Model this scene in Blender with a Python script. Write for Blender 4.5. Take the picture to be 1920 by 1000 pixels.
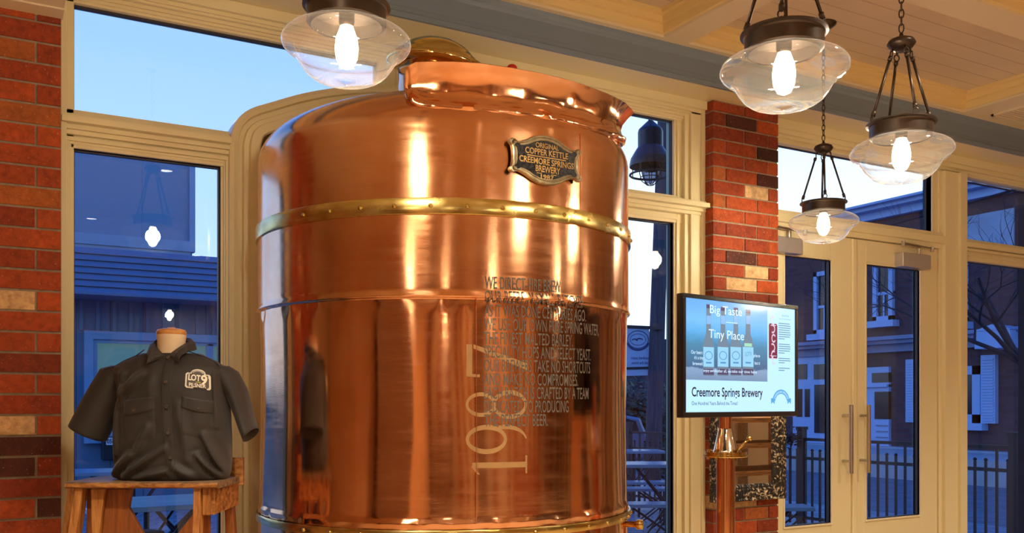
import bpy, bmesh, math, random
from math import sin, cos, tan, pi, atan2, sqrt, radians, degrees
from mathutils import Vector, Matrix, noise
from mathutils.bvhtree import BVHTree

for o in list(bpy.data.objects): bpy.data.objects.remove(o)
SC = bpy.context.scene
COL = SC.collection
random.seed(7)

# ------------------------------------------------------------------ camera
FPX = 1736.0; HY = 757.0; EYE = 1.3; YAW = radians(29.8)
cam = bpy.data.objects.new('camera', bpy.data.cameras.new('camera'))
COL.objects.link(cam); SC.camera = cam
cam.location = (0, 0, EYE); cam.rotation_euler = (pi/2, 0, -YAW)
cam.data.sensor_width = 36; cam.data.lens = FPX/1920*36
cam.data.shift_y = (HY-500)/1920
cam.data.clip_start = .02; cam.data.clip_end = 500
FW = Vector((sin(YAW), cos(YAW), 0)); RT = Vector((cos(YAW), -sin(YAW), 0)); UP = Vector((0, 0, 1))
C0 = Vector((0, 0, EYE))

# ------------------------------------------------------------------ world
SC.view_settings.view_transform = 'Standard'; SC.view_settings.look = 'None'
SC.view_settings.gamma = 1; SC.view_settings.use_curve_mapping = False
SC.view_settings.exposure = 0.5
W = bpy.data.worlds.new('dusk_sky'); SC.world = W; W.use_nodes = True
nt = W.node_tree; nt.nodes.clear()
def wn(t, **k):
    n = nt.nodes.new(t)
    for a, b in k.items(): setattr(n, a, b)
    return n
out = wn('ShaderNodeOutputWorld'); bg = wn('ShaderNodeBackground'); tc = wn('ShaderNodeTexCoord')
sp = wn('ShaderNodeSeparateXYZ'); rp = wn('ShaderNodeValToRGB'); rp2 = wn('ShaderNodeValToRGB')
nt.links.new(tc.outputs['Generated'], sp.inputs[0]); nt.links.new(sp.outputs['Z'], rp.inputs[0]); nt.links.new(sp.outputs['Z'], rp2.inputs[0])
def ramp(r, st, interp='LINEAR'):
    cr = r.color_ramp; cr.interpolation = interp
    while len(cr.elements) > 1: cr.elements.remove(cr.elements[-1])
    cr.elements[0].position = st[0][0]; cr.elements[0].color = (*st[0][1], 1)
    for p, c in st[1:]:
        e = cr.elements.new(p); e.color = (*c, 1)
ramp(rp, [(0, (.03, .05, .12)), (.02, (1.45, 1.08, 1.06)), (.22, (1.08, .93, 1.10)), (.40, (.74, .74, 1.12)), (.60, (.03, .25, .74)), (1, (.02, .18, .66))])
ramp(rp2, [(0, (.03, .05, .12)), (.02, (2.5, 1.6, 1.2)), (.22, (2.2, 1.5, 1.18)), (.40, (1.1, 1.0, 1.0)), (.60, (.03, .25, .74)), (1, (.02, .18, .66))])
dp = wn('ShaderNodeVectorMath', operation='DOT_PRODUCT'); dp.inputs[1].default_value = (sin(radians(52)), cos(radians(52)), 0)
nt.links.new(tc.outputs['Generated'], dp.inputs[0])
mr = wn('ShaderNodeMapRange'); mr.interpolation_type = 'SMOOTHSTEP'; mr.inputs[1].default_value = .78; mr.inputs[2].default_value = .93
nt.links.new(dp.outputs['Value'], mr.inputs[0])
mx = wn('ShaderNodeMix', data_type='RGBA')
nt.links.new(mr.outputs[0], mx.inputs[0]); nt.links.new(rp.outputs[0], mx.inputs[6]); nt.links.new(rp2.outputs[0], mx.inputs[7])
nt.links.new(mx.outputs[2], bg.inputs[0]); bg.inputs[1].default_value = 1.0
nt.links.new(bg.outputs[0], out.inputs[0])

WARM = (1.0, .86, .64)
BULB_W = 72.0
DOWN_W = 180.0

# ------------------------------------------------------------------ pixel rays -> world points
def ray(px, py): return FW + RT*((px-960)/FPX) + UP*((HY-py)/FPX)
def atY(px, py, Y):
    d = ray(px, py); return C0 + d*(Y/d.y)
def atX(px, py, X):
    d = ray(px, py); return C0 + d*(X/d.x)
def atZ(px, py, Z):
    d = ray(px, py); return C0 + d*((Z-EYE)/d.z)
def atD(px, py, D): return C0 + ray(px, py)*D
YW = 3.8

# ------------------------------------------------------------------ materials
MATS = {}
class NT:
    def __init__(s, name):
        s.m = bpy.data.materials.new(name); s.m.use_nodes = True; s.t = s.m.node_tree
        s.b = s.t.nodes['Principled BSDF']; s.o = s.t.nodes['Material Output']
        MATS[name] = s.m
    def n(s, t, ins=None, **k):
        x = s.t.nodes.new(t)
        for a, b in k.items(): setattr(x, a, b)
        for a, b in (ins or {}).items():
            if hasattr(b, 'links') or isinstance(b, bpy.types.NodeSocket): s.t.links.new(b, x.inputs[a])
            else: x.inputs[a].default_value = b
        return x
    def l(s, a, b): s.t.links.new(a, b)
    def set(s, **k):
        for a, b in k.items(): s.b.inputs[a.replace('_', ' ')].default_value = b
    def ramp(s, fac, st, interp='LINEAR'):
        r = s.n('ShaderNodeValToRGB'); ramp(r, st, interp); s.l(fac, r.inputs[0]); return r.outputs[0]
    def noise(s, scale, detail=4, stretch=None, coord='Object', rough=.5, dist=0):
        c = s.n('ShaderNodeTexCoord').outputs[coord]
        if stretch: c = s.n('ShaderNodeMapping', {0: c, 3: stretch}).outputs[0]
        return s.n('ShaderNodeTexNoise', {'Vector': c, 'Scale': scale, 'Detail': detail, 'Roughness': rough, 'Distortion': dist}).outputs[0]
    def bump(s, h, st=.3, dist=.01):
        b = s.n('ShaderNodeBump', {'Height': h, 'Strength': st, 'Distance': dist}); s.l(b.outputs[0], s.b.inputs['Normal'])
def c3(c): return (*c, 1)
def paint(name, col, rough=.5, var=.06, scale=6, bump=.05, metal=0, spec=.5, stretch=None):
    a = NT(name); a.set(Roughness=rough, Metallic=metal)
    a.b.inputs['Specular IOR Level'].default_value = spec
    f = a.noise(scale, 4, stretch)
    lo = tuple(max(0, x*(1-var)) for x in col); hi = tuple(min(1, x*(1+var)) for x in col)
    a.l(a.ramp(f, [(.3, lo), (.7, hi)]), a.b.inputs['Base Color'])
    if bump: a.bump(a.noise(scale*8, 3, stretch), bump, .004)
    return a.m
def emit(name, col, st):
    a = NT(name); a.set(Base_Color=c3((0, 0, 0)), Roughness=.3); a.b.inputs['Emission Color'].default_value = c3(col); a.b.inputs['Emission Strength'].default_value = st
    return a.m
def flat_emit(name, col, st):
    a = NT(name); a.set(Base_Color=c3((.01, .01, .01)), Roughness=.15)
    a.b.inputs['Emission Color'].default_value = c3(col); a.b.inputs['Emission Strength'].default_value = st
    return a.m

cream = paint('cream_paint', (.73, .64, .385), .38, .015, 1.5, 0)
cream2 = paint('cream_ceiling_paint', (.70, .60, .42), .5, .02, 1.5, 0)
def plank_mat():
    a = NT('planked_ceiling'); a.set(Roughness=.5)
    c = a.n('ShaderNodeTexCoord').outputs['Object']; s = a.n('ShaderNodeSeparateXYZ', {0: c})
    m = a.n('ShaderNodeMath', {0: s.outputs['Y'], 1: 9.0}, operation='MULTIPLY'); fr = a.n('ShaderNodeMath', {0: m.outputs[0]}, operation='FRACT')
    gr = a.ramp(fr.outputs[0], [(0, (0, 0, 0)), (.04, (1, 1, 1)), (.96, (1, 1, 1)), (1, (0, 0, 0))])
    col = a.ramp(a.noise(2.5), [(.3, (.60, .48, .34)), (.7, (.68, .55, .38))])
    mm = a.n('ShaderNodeMix', {0: gr, 6: (.42, .32, .22, 1), 7: col}, data_type='RGBA')
    a.l(mm.outputs[2], a.b.inputs['Base Color']); a.bump(gr, .4, .004)
    return a.m
plank = plank_mat()
beamgrey = paint('blue_grey_beam_paint', (.17, .22, .28), .35, .03, 2, 0)
darkline = paint('dark_gasket', (.03, .025, .03), .5, 0, 3, 0)
bronze = paint('dark_bronze', (.07, .052, .04), .34, .2, 20, .05, .85)
blackiron = paint('black_iron', (.012, .013, .02), .45, .2, 10, .05)
steel = paint('brushed_steel', (.55, .53, .5), .28, .05, 60, .03, 1)
alum = paint('satin_aluminium', (.50, .47, .46), .42, .03, 30, .02, .7)
chrome = paint('chrome', (.78, .74, .70), .09, .02, 3, 0, 1)
def brass_mat(name, r=.2, tar=.25):
    a = NT(name); a.set(Metallic=1, Roughness=r)
    a.l(a.ramp(a.noise(9, 6, (1, 1, 4)), [(.3, (.50, .36, .10)), (.55, (.72, .58, .22)), (.8, (.80, .70, .36))]), a.b.inputs['Base Color'])
    a.l(a.ramp(a.noise(14, 4), [(.3, (r*.7,)*3), (.7, (r*1.5,)*3)]), a.b.inputs['Roughness'])
    a.bump(a.noise(30, 3), .06, .003)
    return a.m
brass = brass_mat('brass', .2)
brassp = brass_mat('polished_brass', .1)
def copper_mat(name, r0=.10, r1=.26, aniso=.0, bump=.10, haze=0):
    a = NT(name); a.set(Metallic=1)
    n1 = a.noise(2.2, 6, (1, 1, .8), rough=.6)
    a.l(a.ramp(n1, [(.28, (.64, .28, .12)), (.5, (.80, .42, .23)), (.72, (.90, .59, .41))]), a.b.inputs['Base Color'])
    n2 = a.noise(5, 8, (1, 1, 9), rough=.7)
    rr = a.ramp(n2, [(.3, (r0,)*3), (.72, (r1,)*3)])
    if haze:
        s = a.n('ShaderNodeSeparateXYZ', {0: a.n('ShaderNodeTexCoord').outputs['Object']})
        hz = a.ramp(a.n('ShaderNodeMath', {0: s.outputs['Z'], 1: .3}, operation='MULTIPLY').outputs[0], [(.485, (.0,)*3), (.505, (.06,)*3)])
        rr = a.n('ShaderNodeMath', {0: rr, 1: hz}, operation='ADD').outputs[0]
    a.l(rr, a.b.inputs['Roughness'])
    a.b.inputs['Anisotropic'].default_value = aniso; a.b.inputs['Anisotropic Rotation'].default_value = .25
    tg = a.n('ShaderNodeTangent', direction_type='RADIAL', axis='Z'); a.l(tg.outputs[0], a.b.inputs['Tangent'])
    h = a.n('ShaderNodeMath', {0: a.noise(3.0, 2, (1, 1, .35)), 1: a.noise(60, 3, (1, 1, 6))}, operation='MULTIPLY_ADD')
    h.inputs[1].default_value = 1.0
    s2 = a.n('ShaderNodeMath', {0: a.noise(70, 3, (1, 1, 8)), 1: .008}, operation='MULTIPLY')
    s3 = a.n('ShaderNodeMath', {0: a.noise(2.6, 2, (1, 1, .3)), 1: s2.outputs[0]}, operation='ADD')
    a.bump(s3.outputs[0], bump, .03)
    return a.m
copper = copper_mat('kettle_copper', .05, .18, .75, .28, 1.0)
copper2 = copper_mat('lip_copper', .07, .16, 0, .35)
copperpipe = copper_mat('pipe_copper', .1, .18, 0, .05)
def glass_mat(name, tint=(1, 1, 1), base=.045, power=5, rough=0, spec=(1, 1, 1), maxr=.95, haze_mix=0, edge=None):
    a = NT(name); a.t.nodes.remove(a.b)
    lw = a.n('ShaderNodeLayerWeight', {0: .5})
    p = a.n('ShaderNodeMath', {0: lw.outputs['Facing'], 1: power}, operation='POWER')
    m = a.n('ShaderNodeMath', {0: p.outputs[0], 1: maxr-base, 2: base}, operation='MULTIPLY_ADD')
    tr = a.n('ShaderNodeBsdfTransparent', {0: c3(tint)}); gl = a.n('ShaderNodeBsdfGlossy', {'Color': c3(spec), 'Roughness': rough})
    mx = a.n('ShaderNodeMixShader', {0: m.outputs[0], 1: tr.outputs[0], 2: gl.outputs[0]})
    if edge:
        ef = a.n('ShaderNodeMath', {0: lw.outputs['Facing'], 1: 4.0}, operation='POWER')
        ec = a.n('ShaderNodeMix', {0: ef.outputs[0], 6: c3(tint), 7: c3(edge)}, data_type='RGBA'); a.l(ec.outputs[2], tr.inputs[0])
    if haze_mix:
        tl_ = a.n('ShaderNodeBsdfTranslucent', {0: (.9, .88, .85, 1)}); fq = a.n('ShaderNodeMath', {0: m.outputs[0], 1: haze_mix, 2: haze_mix*.25}, operation='MULTIPLY_ADD')  # translucent share, strongest at grazing angles, imitates whitish reflections and a bright rim
        mx = a.n('ShaderNodeMixShader', {0: fq.outputs[0], 1: mx.outputs[0], 2: tl_.outputs[0]})
    a.l(mx.outputs[0], a.o.inputs[0]); return a.m
pane = glass_mat('window_glass', (.58, .80, 1), .035)  # blue tint puts the dusk light's colour over everything seen outside
globeglass = glass_mat('pendant_glass', (.97, .965, .96), .06, 2.4, .02, (1, .98, .95), .7, .03, (.30, .30, .36))
def bulb_mat():
    return emit('bulb_glow', (1, .80, .50), 28)
bulbm = bulb_mat()
def brick_mat():
    a = NT('brickwork'); a.set(Roughness=.8)
    at = a.n('ShaderNodeVertexColor', layer_name='bc')
    n = a.noise(45, 6, rough=.7); n2 = a.noise(12, 3)
    f = a.ramp(n, [(.30, (.62, .55, .5)), (.52, (1, 1, 1)), (.72, (1.25, 1.3, 1.3))])
    m = a.n('ShaderNodeMix', {0: 1.0, 6: at.outputs[0], 7: f}, data_type='RGBA', blend_type='MULTIPLY')
    f2 = a.ramp(n2, [(.3, (.8, .78, .75)), (.7, (1.12, 1.1, 1.1))])
    m2 = a.n('ShaderNodeMix', {0: 1.0, 6: m.outputs[2], 7: f2}, data_type='RGBA', blend_type='MULTIPLY')
    sp = a.ramp(a.noise(120, 2), [(.66, (0, 0, 0)), (.72, (1, 1, 1))])
    spm = a.n('ShaderNodeMath', {0: sp, 1: .35}, operation='MULTIPLY')
    m3 = a.n('ShaderNodeMix', {0: spm.outputs[0], 6: m2.outputs[2], 7: (.62, .40, .22, 1)}, data_type='RGBA')
    a.l(m3.outputs[2], a.b.inputs['Base Color']); a.bump(n, .6, .004)
    return a.m
brickm = brick_mat()
def wood_mat(name, c0, c1, c2, stretch=(1, 12, 12), rough=.5):
    a = NT(name); a.set(Roughness=rough)
    n = a.noise(5, 6, stretch, rough=.65)
    a.l(a.ramp(n, [(.28, c0), (.5, c1), (.72, c2)]), a.b.inputs['Base Color']); a.bump(n, .25, .003)
    return a.m
woodx = wood_mat('worn_orange_wood', (.05, .018, .006), (.30, .115, .026), (.50, .24, .07))
woodz = wood_mat('worn_orange_wood_upright', (.06, .02, .006), (.33, .125, .028), (.52, .25, .07), (12, 12, 1))
woodr = wood_mat('reddish_wood_upright', (.08, .02, .006), (.24, .07, .014), (.34, .11, .025), (10, 10, 1))
woodt = wood_mat('worn_grey_wood_top', (.04, .022, .012), (.16, .10, .06), (.34, .20, .10))
woodcap = wood_mat('honey_wood', (.42, .18, .05), (.58, .28, .08), (.68, .38, .14), (3, 10, 10), .3)
walnut = wood_mat('walnut_boards', (.05, .022, .01), (.13, .06, .025), (.22, .11, .045), (1, 10, 10))

# ------------------------------------------------------------------ mesh helpers
ORG = {}
class MB:
    def __init__(s): s.bm = bmesh.new(); s.cl = None
    def box(s, x0, x1, y0, y1, z0, z1, col=None, jit=0):
        v = [s.bm.verts.new((x, y, z)) for x in (x0, x1) for y in (y0, y1) for z in (z0, z1)]
        fs = [(0, 1, 3, 2), (4, 6, 7, 5), (0, 4, 5, 1), (2, 3, 7, 6), (0, 2, 6, 4), (1, 5, 7, 3)]
        F = [s.bm.faces.new([v[i] for i in f]) for f in fs]
        if col is not None:
            if s.cl is None: s.cl = s.bm.loops.layers.color.new('bc')
            for f in F:
                for l in f.loops: l[s.cl] = (*col, 1)
        return s
    def pbox(s, o, ax, ay, az):   # box from corner o with three edge vectors
        o, ax, ay, az = map(Vector, (o, ax, ay, az))
        v = [s.bm.verts.new(o+ax*i+ay*j+az*k) for i in (0, 1) for j in (0, 1) for k in (0, 1)]
        for f in [(0, 1, 3, 2), (4, 6, 7, 5), (0, 4, 5, 1), (2, 3, 7, 6), (0, 2, 6, 4), (1, 5, 7, 3)]: s.bm.faces.new([v[i] for i in f])
        return s
    def beam(s, p0, p1, w, h, side=None):   # box bar from p0 to p1, w along side, h along the third axis
        p0, p1 = Vector(p0), Vector(p1); d = (p1-p0)
        side = Vector(side) if side is not None else (d.cross(UP) if abs(d.normalized().z) < .98 else Vector((1, 0, 0)))
        side = (side - d*(side.dot(d)/d.length_squared)).normalized(); up = side.cross(d).normalized()
        return s.pbox(p0-side*w/2-up*h/2, side*w, up*h, d)
    def rings(s, R, close=True, cap=True):
        prev = None; first = None
        for r in R:
            vs = [s.bm.verts.new(p) for p in r]
            if prev:
                n = len(vs)
                for i in range(n if close else n-1):
                    j = (i+1) % n
                    try: s.bm.faces.new([prev[i], prev[j], vs[j], vs[i]])
                    except ValueError: pass
            else: first = vs
            prev = vs
        if cap and close:
            s.bm.faces.new(first[::-1]); s.bm.faces.new(prev)
        return s
    def tube(s, pts, r, seg=8, cap=True):
        pts = [Vector(p) for p in pts]; R = []; n = len(pts)
        rr = r if isinstance(r, (list, tuple)) else [r]*n
        t0 = (pts[1]-pts[0]).normalized(); ref = Vector((0, 0, 1)) if abs(t0.z) < .9 else Vector((1, 0, 0))
        a = t0.cross(ref).normalized()
        for i, p in enumerate(pts):
            t = (pts[min(i+1, n-1)]-pts[max(i-1, 0)]).normalized()
            a = (a - t*a.dot(t)).normalized(); b = t.cross(a)
            R.append([p+(a*cos(2*pi*k/seg)+b*sin(2*pi*k/seg))*rr[i] for k in range(seg)])
        return s.rings(R, True, cap)
    def loop(s, pts, r, seg=6):   # closed tube
        pts = [Vector(p) for p in pts]; n = len(pts); R = []
        a = None
        for i in range(n):
            t = (pts[(i+1) % n]-pts[i-1]).normalized()
            if a is None: a = t.cross(Vector((.3, .2, .93))).normalized()
            a = (a - t*a.dot(t)).normalized(); b = t.cross(a)
            R.append([s.bm.verts.new(pts[i]+(a*cos(2*pi*k/seg)+b*sin(2*pi*k/seg))*r) for k in range(seg)])
        for i in range(n):
            for k in range(seg):
                s.bm.faces.new([R[i-1][k], R[i-1][(k+1) % seg], R[i][(k+1) % seg], R[i][k]])
        return s
    def lathe(s, prof, c=(0, 0, 0), seg=32, M=None, cap=False):
        c = Vector(c); R = []
        for r, z in prof:
            ring = []
            for k in range(seg):
                v = Vector((r*cos(2*pi*k/seg), r*sin(2*pi*k/seg), z))
                if M is not None: v = M @ v
                ring.append(c+v)
            R.append(ring)
        return s.rings(R, True, cap)
    def prism(s, pts, ext):      # planar outline extruded by vector
        ext = Vector(ext); a = [s.bm.verts.new(Vector(p)) for p in pts]; b = [s.bm.verts.new(Vector(p)+ext) for p in pts]
        n = len(a); s.bm.faces.new(a); s.bm.faces.new(b[::-1])
        for i in range(n): s.bm.faces.new([a[i], b[i], b[(i+1) % n], a[(i+1) % n]])
        return s
    def ball(s, c, r, seg=16, sc=(1, 1, 1)):
        g = bmesh.ops.create_uvsphere(s.bm, u_segments=seg, v_segments=max(6, seg//2), radius=r)
        for v in g['verts']: v.co = Vector((v.co.x*sc[0], v.co.y*sc[1], v.co.z*sc[2]))+Vector(c)
        return s
    def build(s, name, mat, parent=None, smooth=False, bevel=0, local=False, fix=True):
        if fix: bmesh.ops.recalc_face_normals(s.bm, faces=s.bm.faces)
        me = bpy.data.meshes.new(name)
        org = Vector((0, 0, 0))
        if not local:
            if parent is not None: org = ORG.get(parent.name, Vector((0, 0, 0)))
            else:
                vs = [v.co for v in s.bm.verts]
                org = Vector(((min(v.x for v in vs)+max(v.x for v in vs))/2, (min(v.y for v in vs)+max(v.y for v in vs))/2, min(v.z for v in vs)))
            for v in s.bm.verts: v.co -= org
        for f in s.bm.faces: f.smooth = smooth
        s.bm.to_mesh(me); s.bm.free(); me.materials.append(mat)
        o = bpy.data.objects.new(name, me); COL.objects.link(o)
        if parent is not None:
            o.parent = parent; ORG[o.name] = org
        else:
            if not local: o.location = org
            ORG[o.name] = org
        if bevel:
            b = o.modifiers.new('bevel', 'BEVEL'); b.width = bevel; b.segments = 2; b.limit_method = 'ANGLE'; b.angle_limit = radians(40)
        return o
def thing(name, label, cat, loc=(0, 0, 0), rz=0, group=None, kind=None):
    o = bpy.data.objects.new(name, None); COL.objects.link(o); o.location = loc; o.rotation_euler = (0, 0, rz); o.empty_display_size = .1
    ORG[o.name] = Vector(loc); tag(o, label, cat, group, kind); return o
def tag(o, label=None, cat=None, group=None, kind=None):
    if label: o['label'] = label
    if cat: o['category'] = cat
    if group: o['group'] = group
    if kind: o['kind'] = kind
    return o
def struct(o, label=None, cat=None): return tag(o, label, cat, None, 'structure')
def copy_tree(o, parent=None):
    c = o.copy(); COL.objects.link(c); c.parent = parent
    for ch in list(o.children): copy_tree(ch, c)
    return c
def autosmooth(o, ang=35):
    me = o.data
    bm = bmesh.new(); bm.from_mesh(me)
    for f in bm.faces: f.smooth = True
    for e in bm.edges:
        if len(e.link_faces) == 2 and e.calc_face_angle(0) > radians(ang): e.smooth = False
    bm.to_mesh(me); bm.free(); return o
_tc = {}
def text2d(s, size=1.0, space=1.0, bold=0.0, align='LEFT'):
    cu = bpy.data.curves.new('t', 'FONT'); cu.body = s; cu.size = size; cu.space_character = space; cu.offset = bold; cu.align_x = align
    cu.resolution_u = 3; cu.fill_mode = 'FRONT'
    ob = bpy.data.objects.new('t', cu); COL.objects.link(ob)
    dg = bpy.context.evaluated_depsgraph_get(); me = bpy.data.meshes.new_from_object(ob.evaluated_get(dg))
    vs = [v.co.copy() for v in me.vertices]; fs = [tuple(p.vertices) for p in me.polygons]
    bpy.data.objects.remove(ob); bpy.data.curves.remove(cu); bpy.data.meshes.remove(me)
    return vs, fs
def put2d(mb, vf, fn):
    vs, fs = vf
    nv = [mb.bm.verts.new(fn(v)) for v in vs]
    for f in fs:
        try: mb.bm.faces.new([nv[i] for i in f])
        except ValueError: pass
def text_fit(mb, s, u0, u1, v0, h, fn, bold=0.0, space=1.0):
    """text with left edge at u0, right edge at u1, baseline v0, cap height h, mapped through fn(u,v)"""
    vf = text2d(s, 1.0, space, bold); vs = vf[0]
    if not vs: return
    a = min(v.x for v in vs); b = max(v.x for v in vs)
    put2d(mb, vf, lambda v: fn(u0+(v.x-a)/(b-a)*(u1-u0), v0+v.y/.70*h))

# ------------------------------------------------------------------ room shell
YB = -4.6; XL = -3.6; XR = 8.2
ZS = 2.895; ZC = 3.06; ZR = 3.16; YBEAM = 3.537
struct(MB().box(XL, XR, YB, YW+.3, -.06, 0).build('floor', wood_mat('oak_floor', (.26, .15, .08), (.38, .24, .13), (.48, .31, .18), (1, 8, 1), .35)))
backm = paint('tan_wall_paint', (.34, .22, .12), .6, .05, 2, .03)
struct(MB().box(XL-.1, XR+.1, YB-.1, YB, 0, 3.2).build('wall_back', backm))
struct(MB().box(XR, XR+.1, YB, YW, 0, 3.2).build('wall_right', backm))
struct(MB().box(XL-.1, XL, YB, YW, 0, 3.2).build('wall_side', paint('brown_side_wall', (.50, .27, .12), .6, .1, 2)))
# ceiling: flat coffer ribs with recessed planked panels between them
xe = [XL, .25, 2.846, 3.0, 5.15, 5.95, 8.2]; ribx = [(XL-.1, -2.4), (-.03, .12), (2.846, 3.0), (5.15, 5.95), (8.0, XR+.1)]
riby = [(YB-.1, -4.3), (-2.0, -1.84), (.25, .41), (2.50, 2.66), (3.50, YBEAM+.3)]
m = MB()
for a, b in ribx: m.box(a, b, YB-.1, YBEAM+.3, ZC, ZC+.14)
for a, b in riby:
    xs = [XL-.1]+[v for r in ribx for v in r]+[XR+.1]
    for (p, q) in zip([r[1] for r in ribx[:-1]], [r[0] for r in ribx[1:]]): m.box(p, q, a, b, ZC, ZC+.14)
ceil = struct(m.build('ceiling', cream2))
m = MB(); m.box(XL-.1, XR+.1, YB-.1, YBEAM+.3, ZR, ZR+.05); m.build('ceiling_planking', plank, ceil)
trimy = paint('yellow_cream_trim', (.76, .58, .27), .4, .02, 2, 0)
m = MB(); w = .022
for i in range(len(ribx)-1):
    x0, x1 = ribx[i][1], ribx[i+1][0]
    for j in range(len(riby)-1):
        y0, y1 = riby[j][1], riby[j+1][0]
        for k, (ww, zz) in enumerate(((.02, ZC+.012), (.045, ZC+.05), (.07, ZR-.02))):
            m.box(x0, x1, y1-ww, y1, zz, ZR); m.box(x0, x1, y0, y0+ww, zz, ZR)
            m.box(x0, x0+ww, y0+ww, y1-ww, zz, ZR); m.box(x1-ww, x1, y0+ww, y1-ww, zz, ZR)
struct(m.build('trim_1', trimy))
# beam along the window wall
m = MB()
prof = [(YBEAM, ZS), (YBEAM, ZS+.022), (YBEAM+.012, ZS+.03), (YBEAM+.012, ZS+.045), (YBEAM+.014, ZS+.055), (YBEAM+.014, ZS+.125), (YBEAM+.008, ZS+.14), (YBEAM, ZS+.15), (YBEAM-.006, ZC+.0), (YBEAM+.0149, ZC+.02), (YBEAM+.0149, ZS)]
m.prism([(XL, y, z) for y, z in prof], (XR-XL, 0, 0))
struct(m.build('trim_2', beamgrey))
# soffit between the beam and the windows, and wall above the window heads
m = MB(); m.box(.25, XR, YBEAM+.015, YW+.1, ZS, ZC+.1)
struct(m.build('wall_soffit', cream))
# left bulkhead (lower soffit over the brick)
ZL = 2.687
m = MB(); m.box(XL, .25, 1.6, 4.0, ZL, ZC+.02); m.box(XL, .252, 3.60, 3.70, ZL-.006, ZL+.01)
struct(m.build('trim_3', cream2))

# ------------------------------------------------------------------ brickwork
REDS = [(.57, .22, .070), (.62, .25, .08), (.52, .19, .06), (.66, .28, .085), (.58, .22, .07), (.47, .17, .06)]
PALE = (.80, .66, .48); MOT = (.64, .34, .13); DARK = (.30, .12, .07)
YP = 3.686
def brick(m, x0, x1, y0, y1, z0, z1, col, e=.0045):
    j = random.uniform(-.0015, .0015)
    m.box(x0+e*.9, x1-e*.9, y0+j, y1, z0+e, z1-e, col)
m = MB()
hp = .0735; z = 2.656+hp; k = 0
while z > 0:
    z1 = min(z, ZL); z0 = z-hp; z0c = max(z0, 0)
    c = lambda: random.choice(REDS)
    split = (k % 2 == 0)
    xs = [.25, .167, -.04, -.247, -.454, -.661, -.868] if split else [.25, .045, -.16, -.365, -.57, -.775]
    for i in range(len(xs)-1):
        col = c()
        if k == 2 and i == 1: col = MOT
        if k == 5 and i == 0: col = MOT
        if k == 9 and i == 0: col = MOT
        if k in (14, 20) and i == 1: col = PALE
        if k in (21, 24) and i == 0: col = DARK
        if k == 22 and i == 1: col = DARK
        if i > 1 and random.random() < .12: col = random.choice([PALE, DARK, MOT])
        brick(m, xs[i+1], xs[i], YP, YP+.1, z0c, z1, col)
    z = z0; k += 1
wl = m.build('wall_left', brickm, bevel=.0018); struct(wl)
mortar = paint('mortar', (.30, .24, .17), .9, .2, 40, .3)
mm = MB().box(-.9, .248, YP+.007, YW+.05, 0, ZL).build('mortar', mortar, wl)
mm = MB().box(XL, -.9, YP+.02, YW+.05, 0, ZL).build('plaster', backm, wl)
# pillar
PX0, PX1 = 3.325, 3.80
m = MB(); z1 = ZS-.001; z0 = 2.837; k = 0
pal = {(6, 1): PALE, (12, 1): PALE, (13, 1): PALE, (1, 1): DARK, (3, 2): (.22, .06, .03), (5, 2): (.27, .07, .03), (11, 1): DARK, (3, 'L'): PALE, (13, 'L'): MOT, (5, 0): MOT, (7, 0): MOT, (11, 0): (.55, .2, .06), (20, 0): PALE, (29, 0): PALE, (29, 1): PALE, (28, 'L'): MOT, (30, 1): MOT}
while z1 > 0:
    W_ = PX1-PX0
    fr = [0, .47, .84, 1] if k % 2 == 0 else [0, .19, .66, 1]
    for i in range(3):
        col = pal.get((k, i), random.choice(REDS))
        d = .098 if k % 2 == 0 else .1135
        if i == 0:
            brick(m, PX0+fr[0]*W_-.003, PX0+fr[1]*W_, YP, YP+(.09 if k % 2 == 0 else .1135), max(z0, 0), z1, pal.get((k, 'L'), col) if (k, 'L') in pal and i == 0 and False else col)
            if k % 2 == 0: brick(m, PX0, PX0+.1, YP+.09, YW, max(z0, 0), z1, random.choice(REDS))
        else: brick(m, PX0+fr[i]*W_, PX0+fr[i+1]*W_, YP, YP+.1, max(z0, 0), z1, col)
    z1 = z0; z0 -= .0722; k += 1
wm = struct(m.build('wall_middle', brickm, bevel=.0018))
MB().box(PX0+.006, PX1-.006, YP+.007, YW+.06, 0, ZS).build('mortar', mortar, wm)

# ------------------------------------------------------------------ window frames and mouldings
def ring(m, x0, x1, z0, z1, w, y0, y1):
    m.box(x0, x1, y0, y1, z1-w, z1); m.box(x0, x1, y0, y1, z0, z0+w)
    m.box(x0, x0+w, y0, y1, z0+w, z1-w); m.box(x1-w, x1, y0, y1, z0+w, z1-w)
def nest(m, x0, x1, z0, z1, yb, steps, wl=1, wr=1, wt=1, wb=1):
    """stepped moulding around a glass opening; steps = (outer distance from glass, front y), larger = further out"""
    prev = 0
    for d, y in steps:
        a0, a1 = x0-d*wl, x1+d*wr; b0, b1 = z0-d*wb, z1+d*wt
        p0, p1 = x0-prev*wl, x1+prev*wr; q0, q1 = z0-prev*wb, z1+prev*wt
        if wt: m.box(a0, a1, y, yb, q1, b1)
        if wb: m.box(a0, a1, y, yb, b0, q0)
        if wl: m.box(a0, p0, y, yb, q0, q1)
        if wr: m.box(p1, a1, y, yb, q0, q1)
        prev = d
XG0, XG1 = .297, .831; XM = 1.726
XH0, XH1 = 2*XM-XG1, 3.154
ZT0, ZT1 = 2.392, 2.790; ZB = .55; ZLT = 2.250
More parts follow.
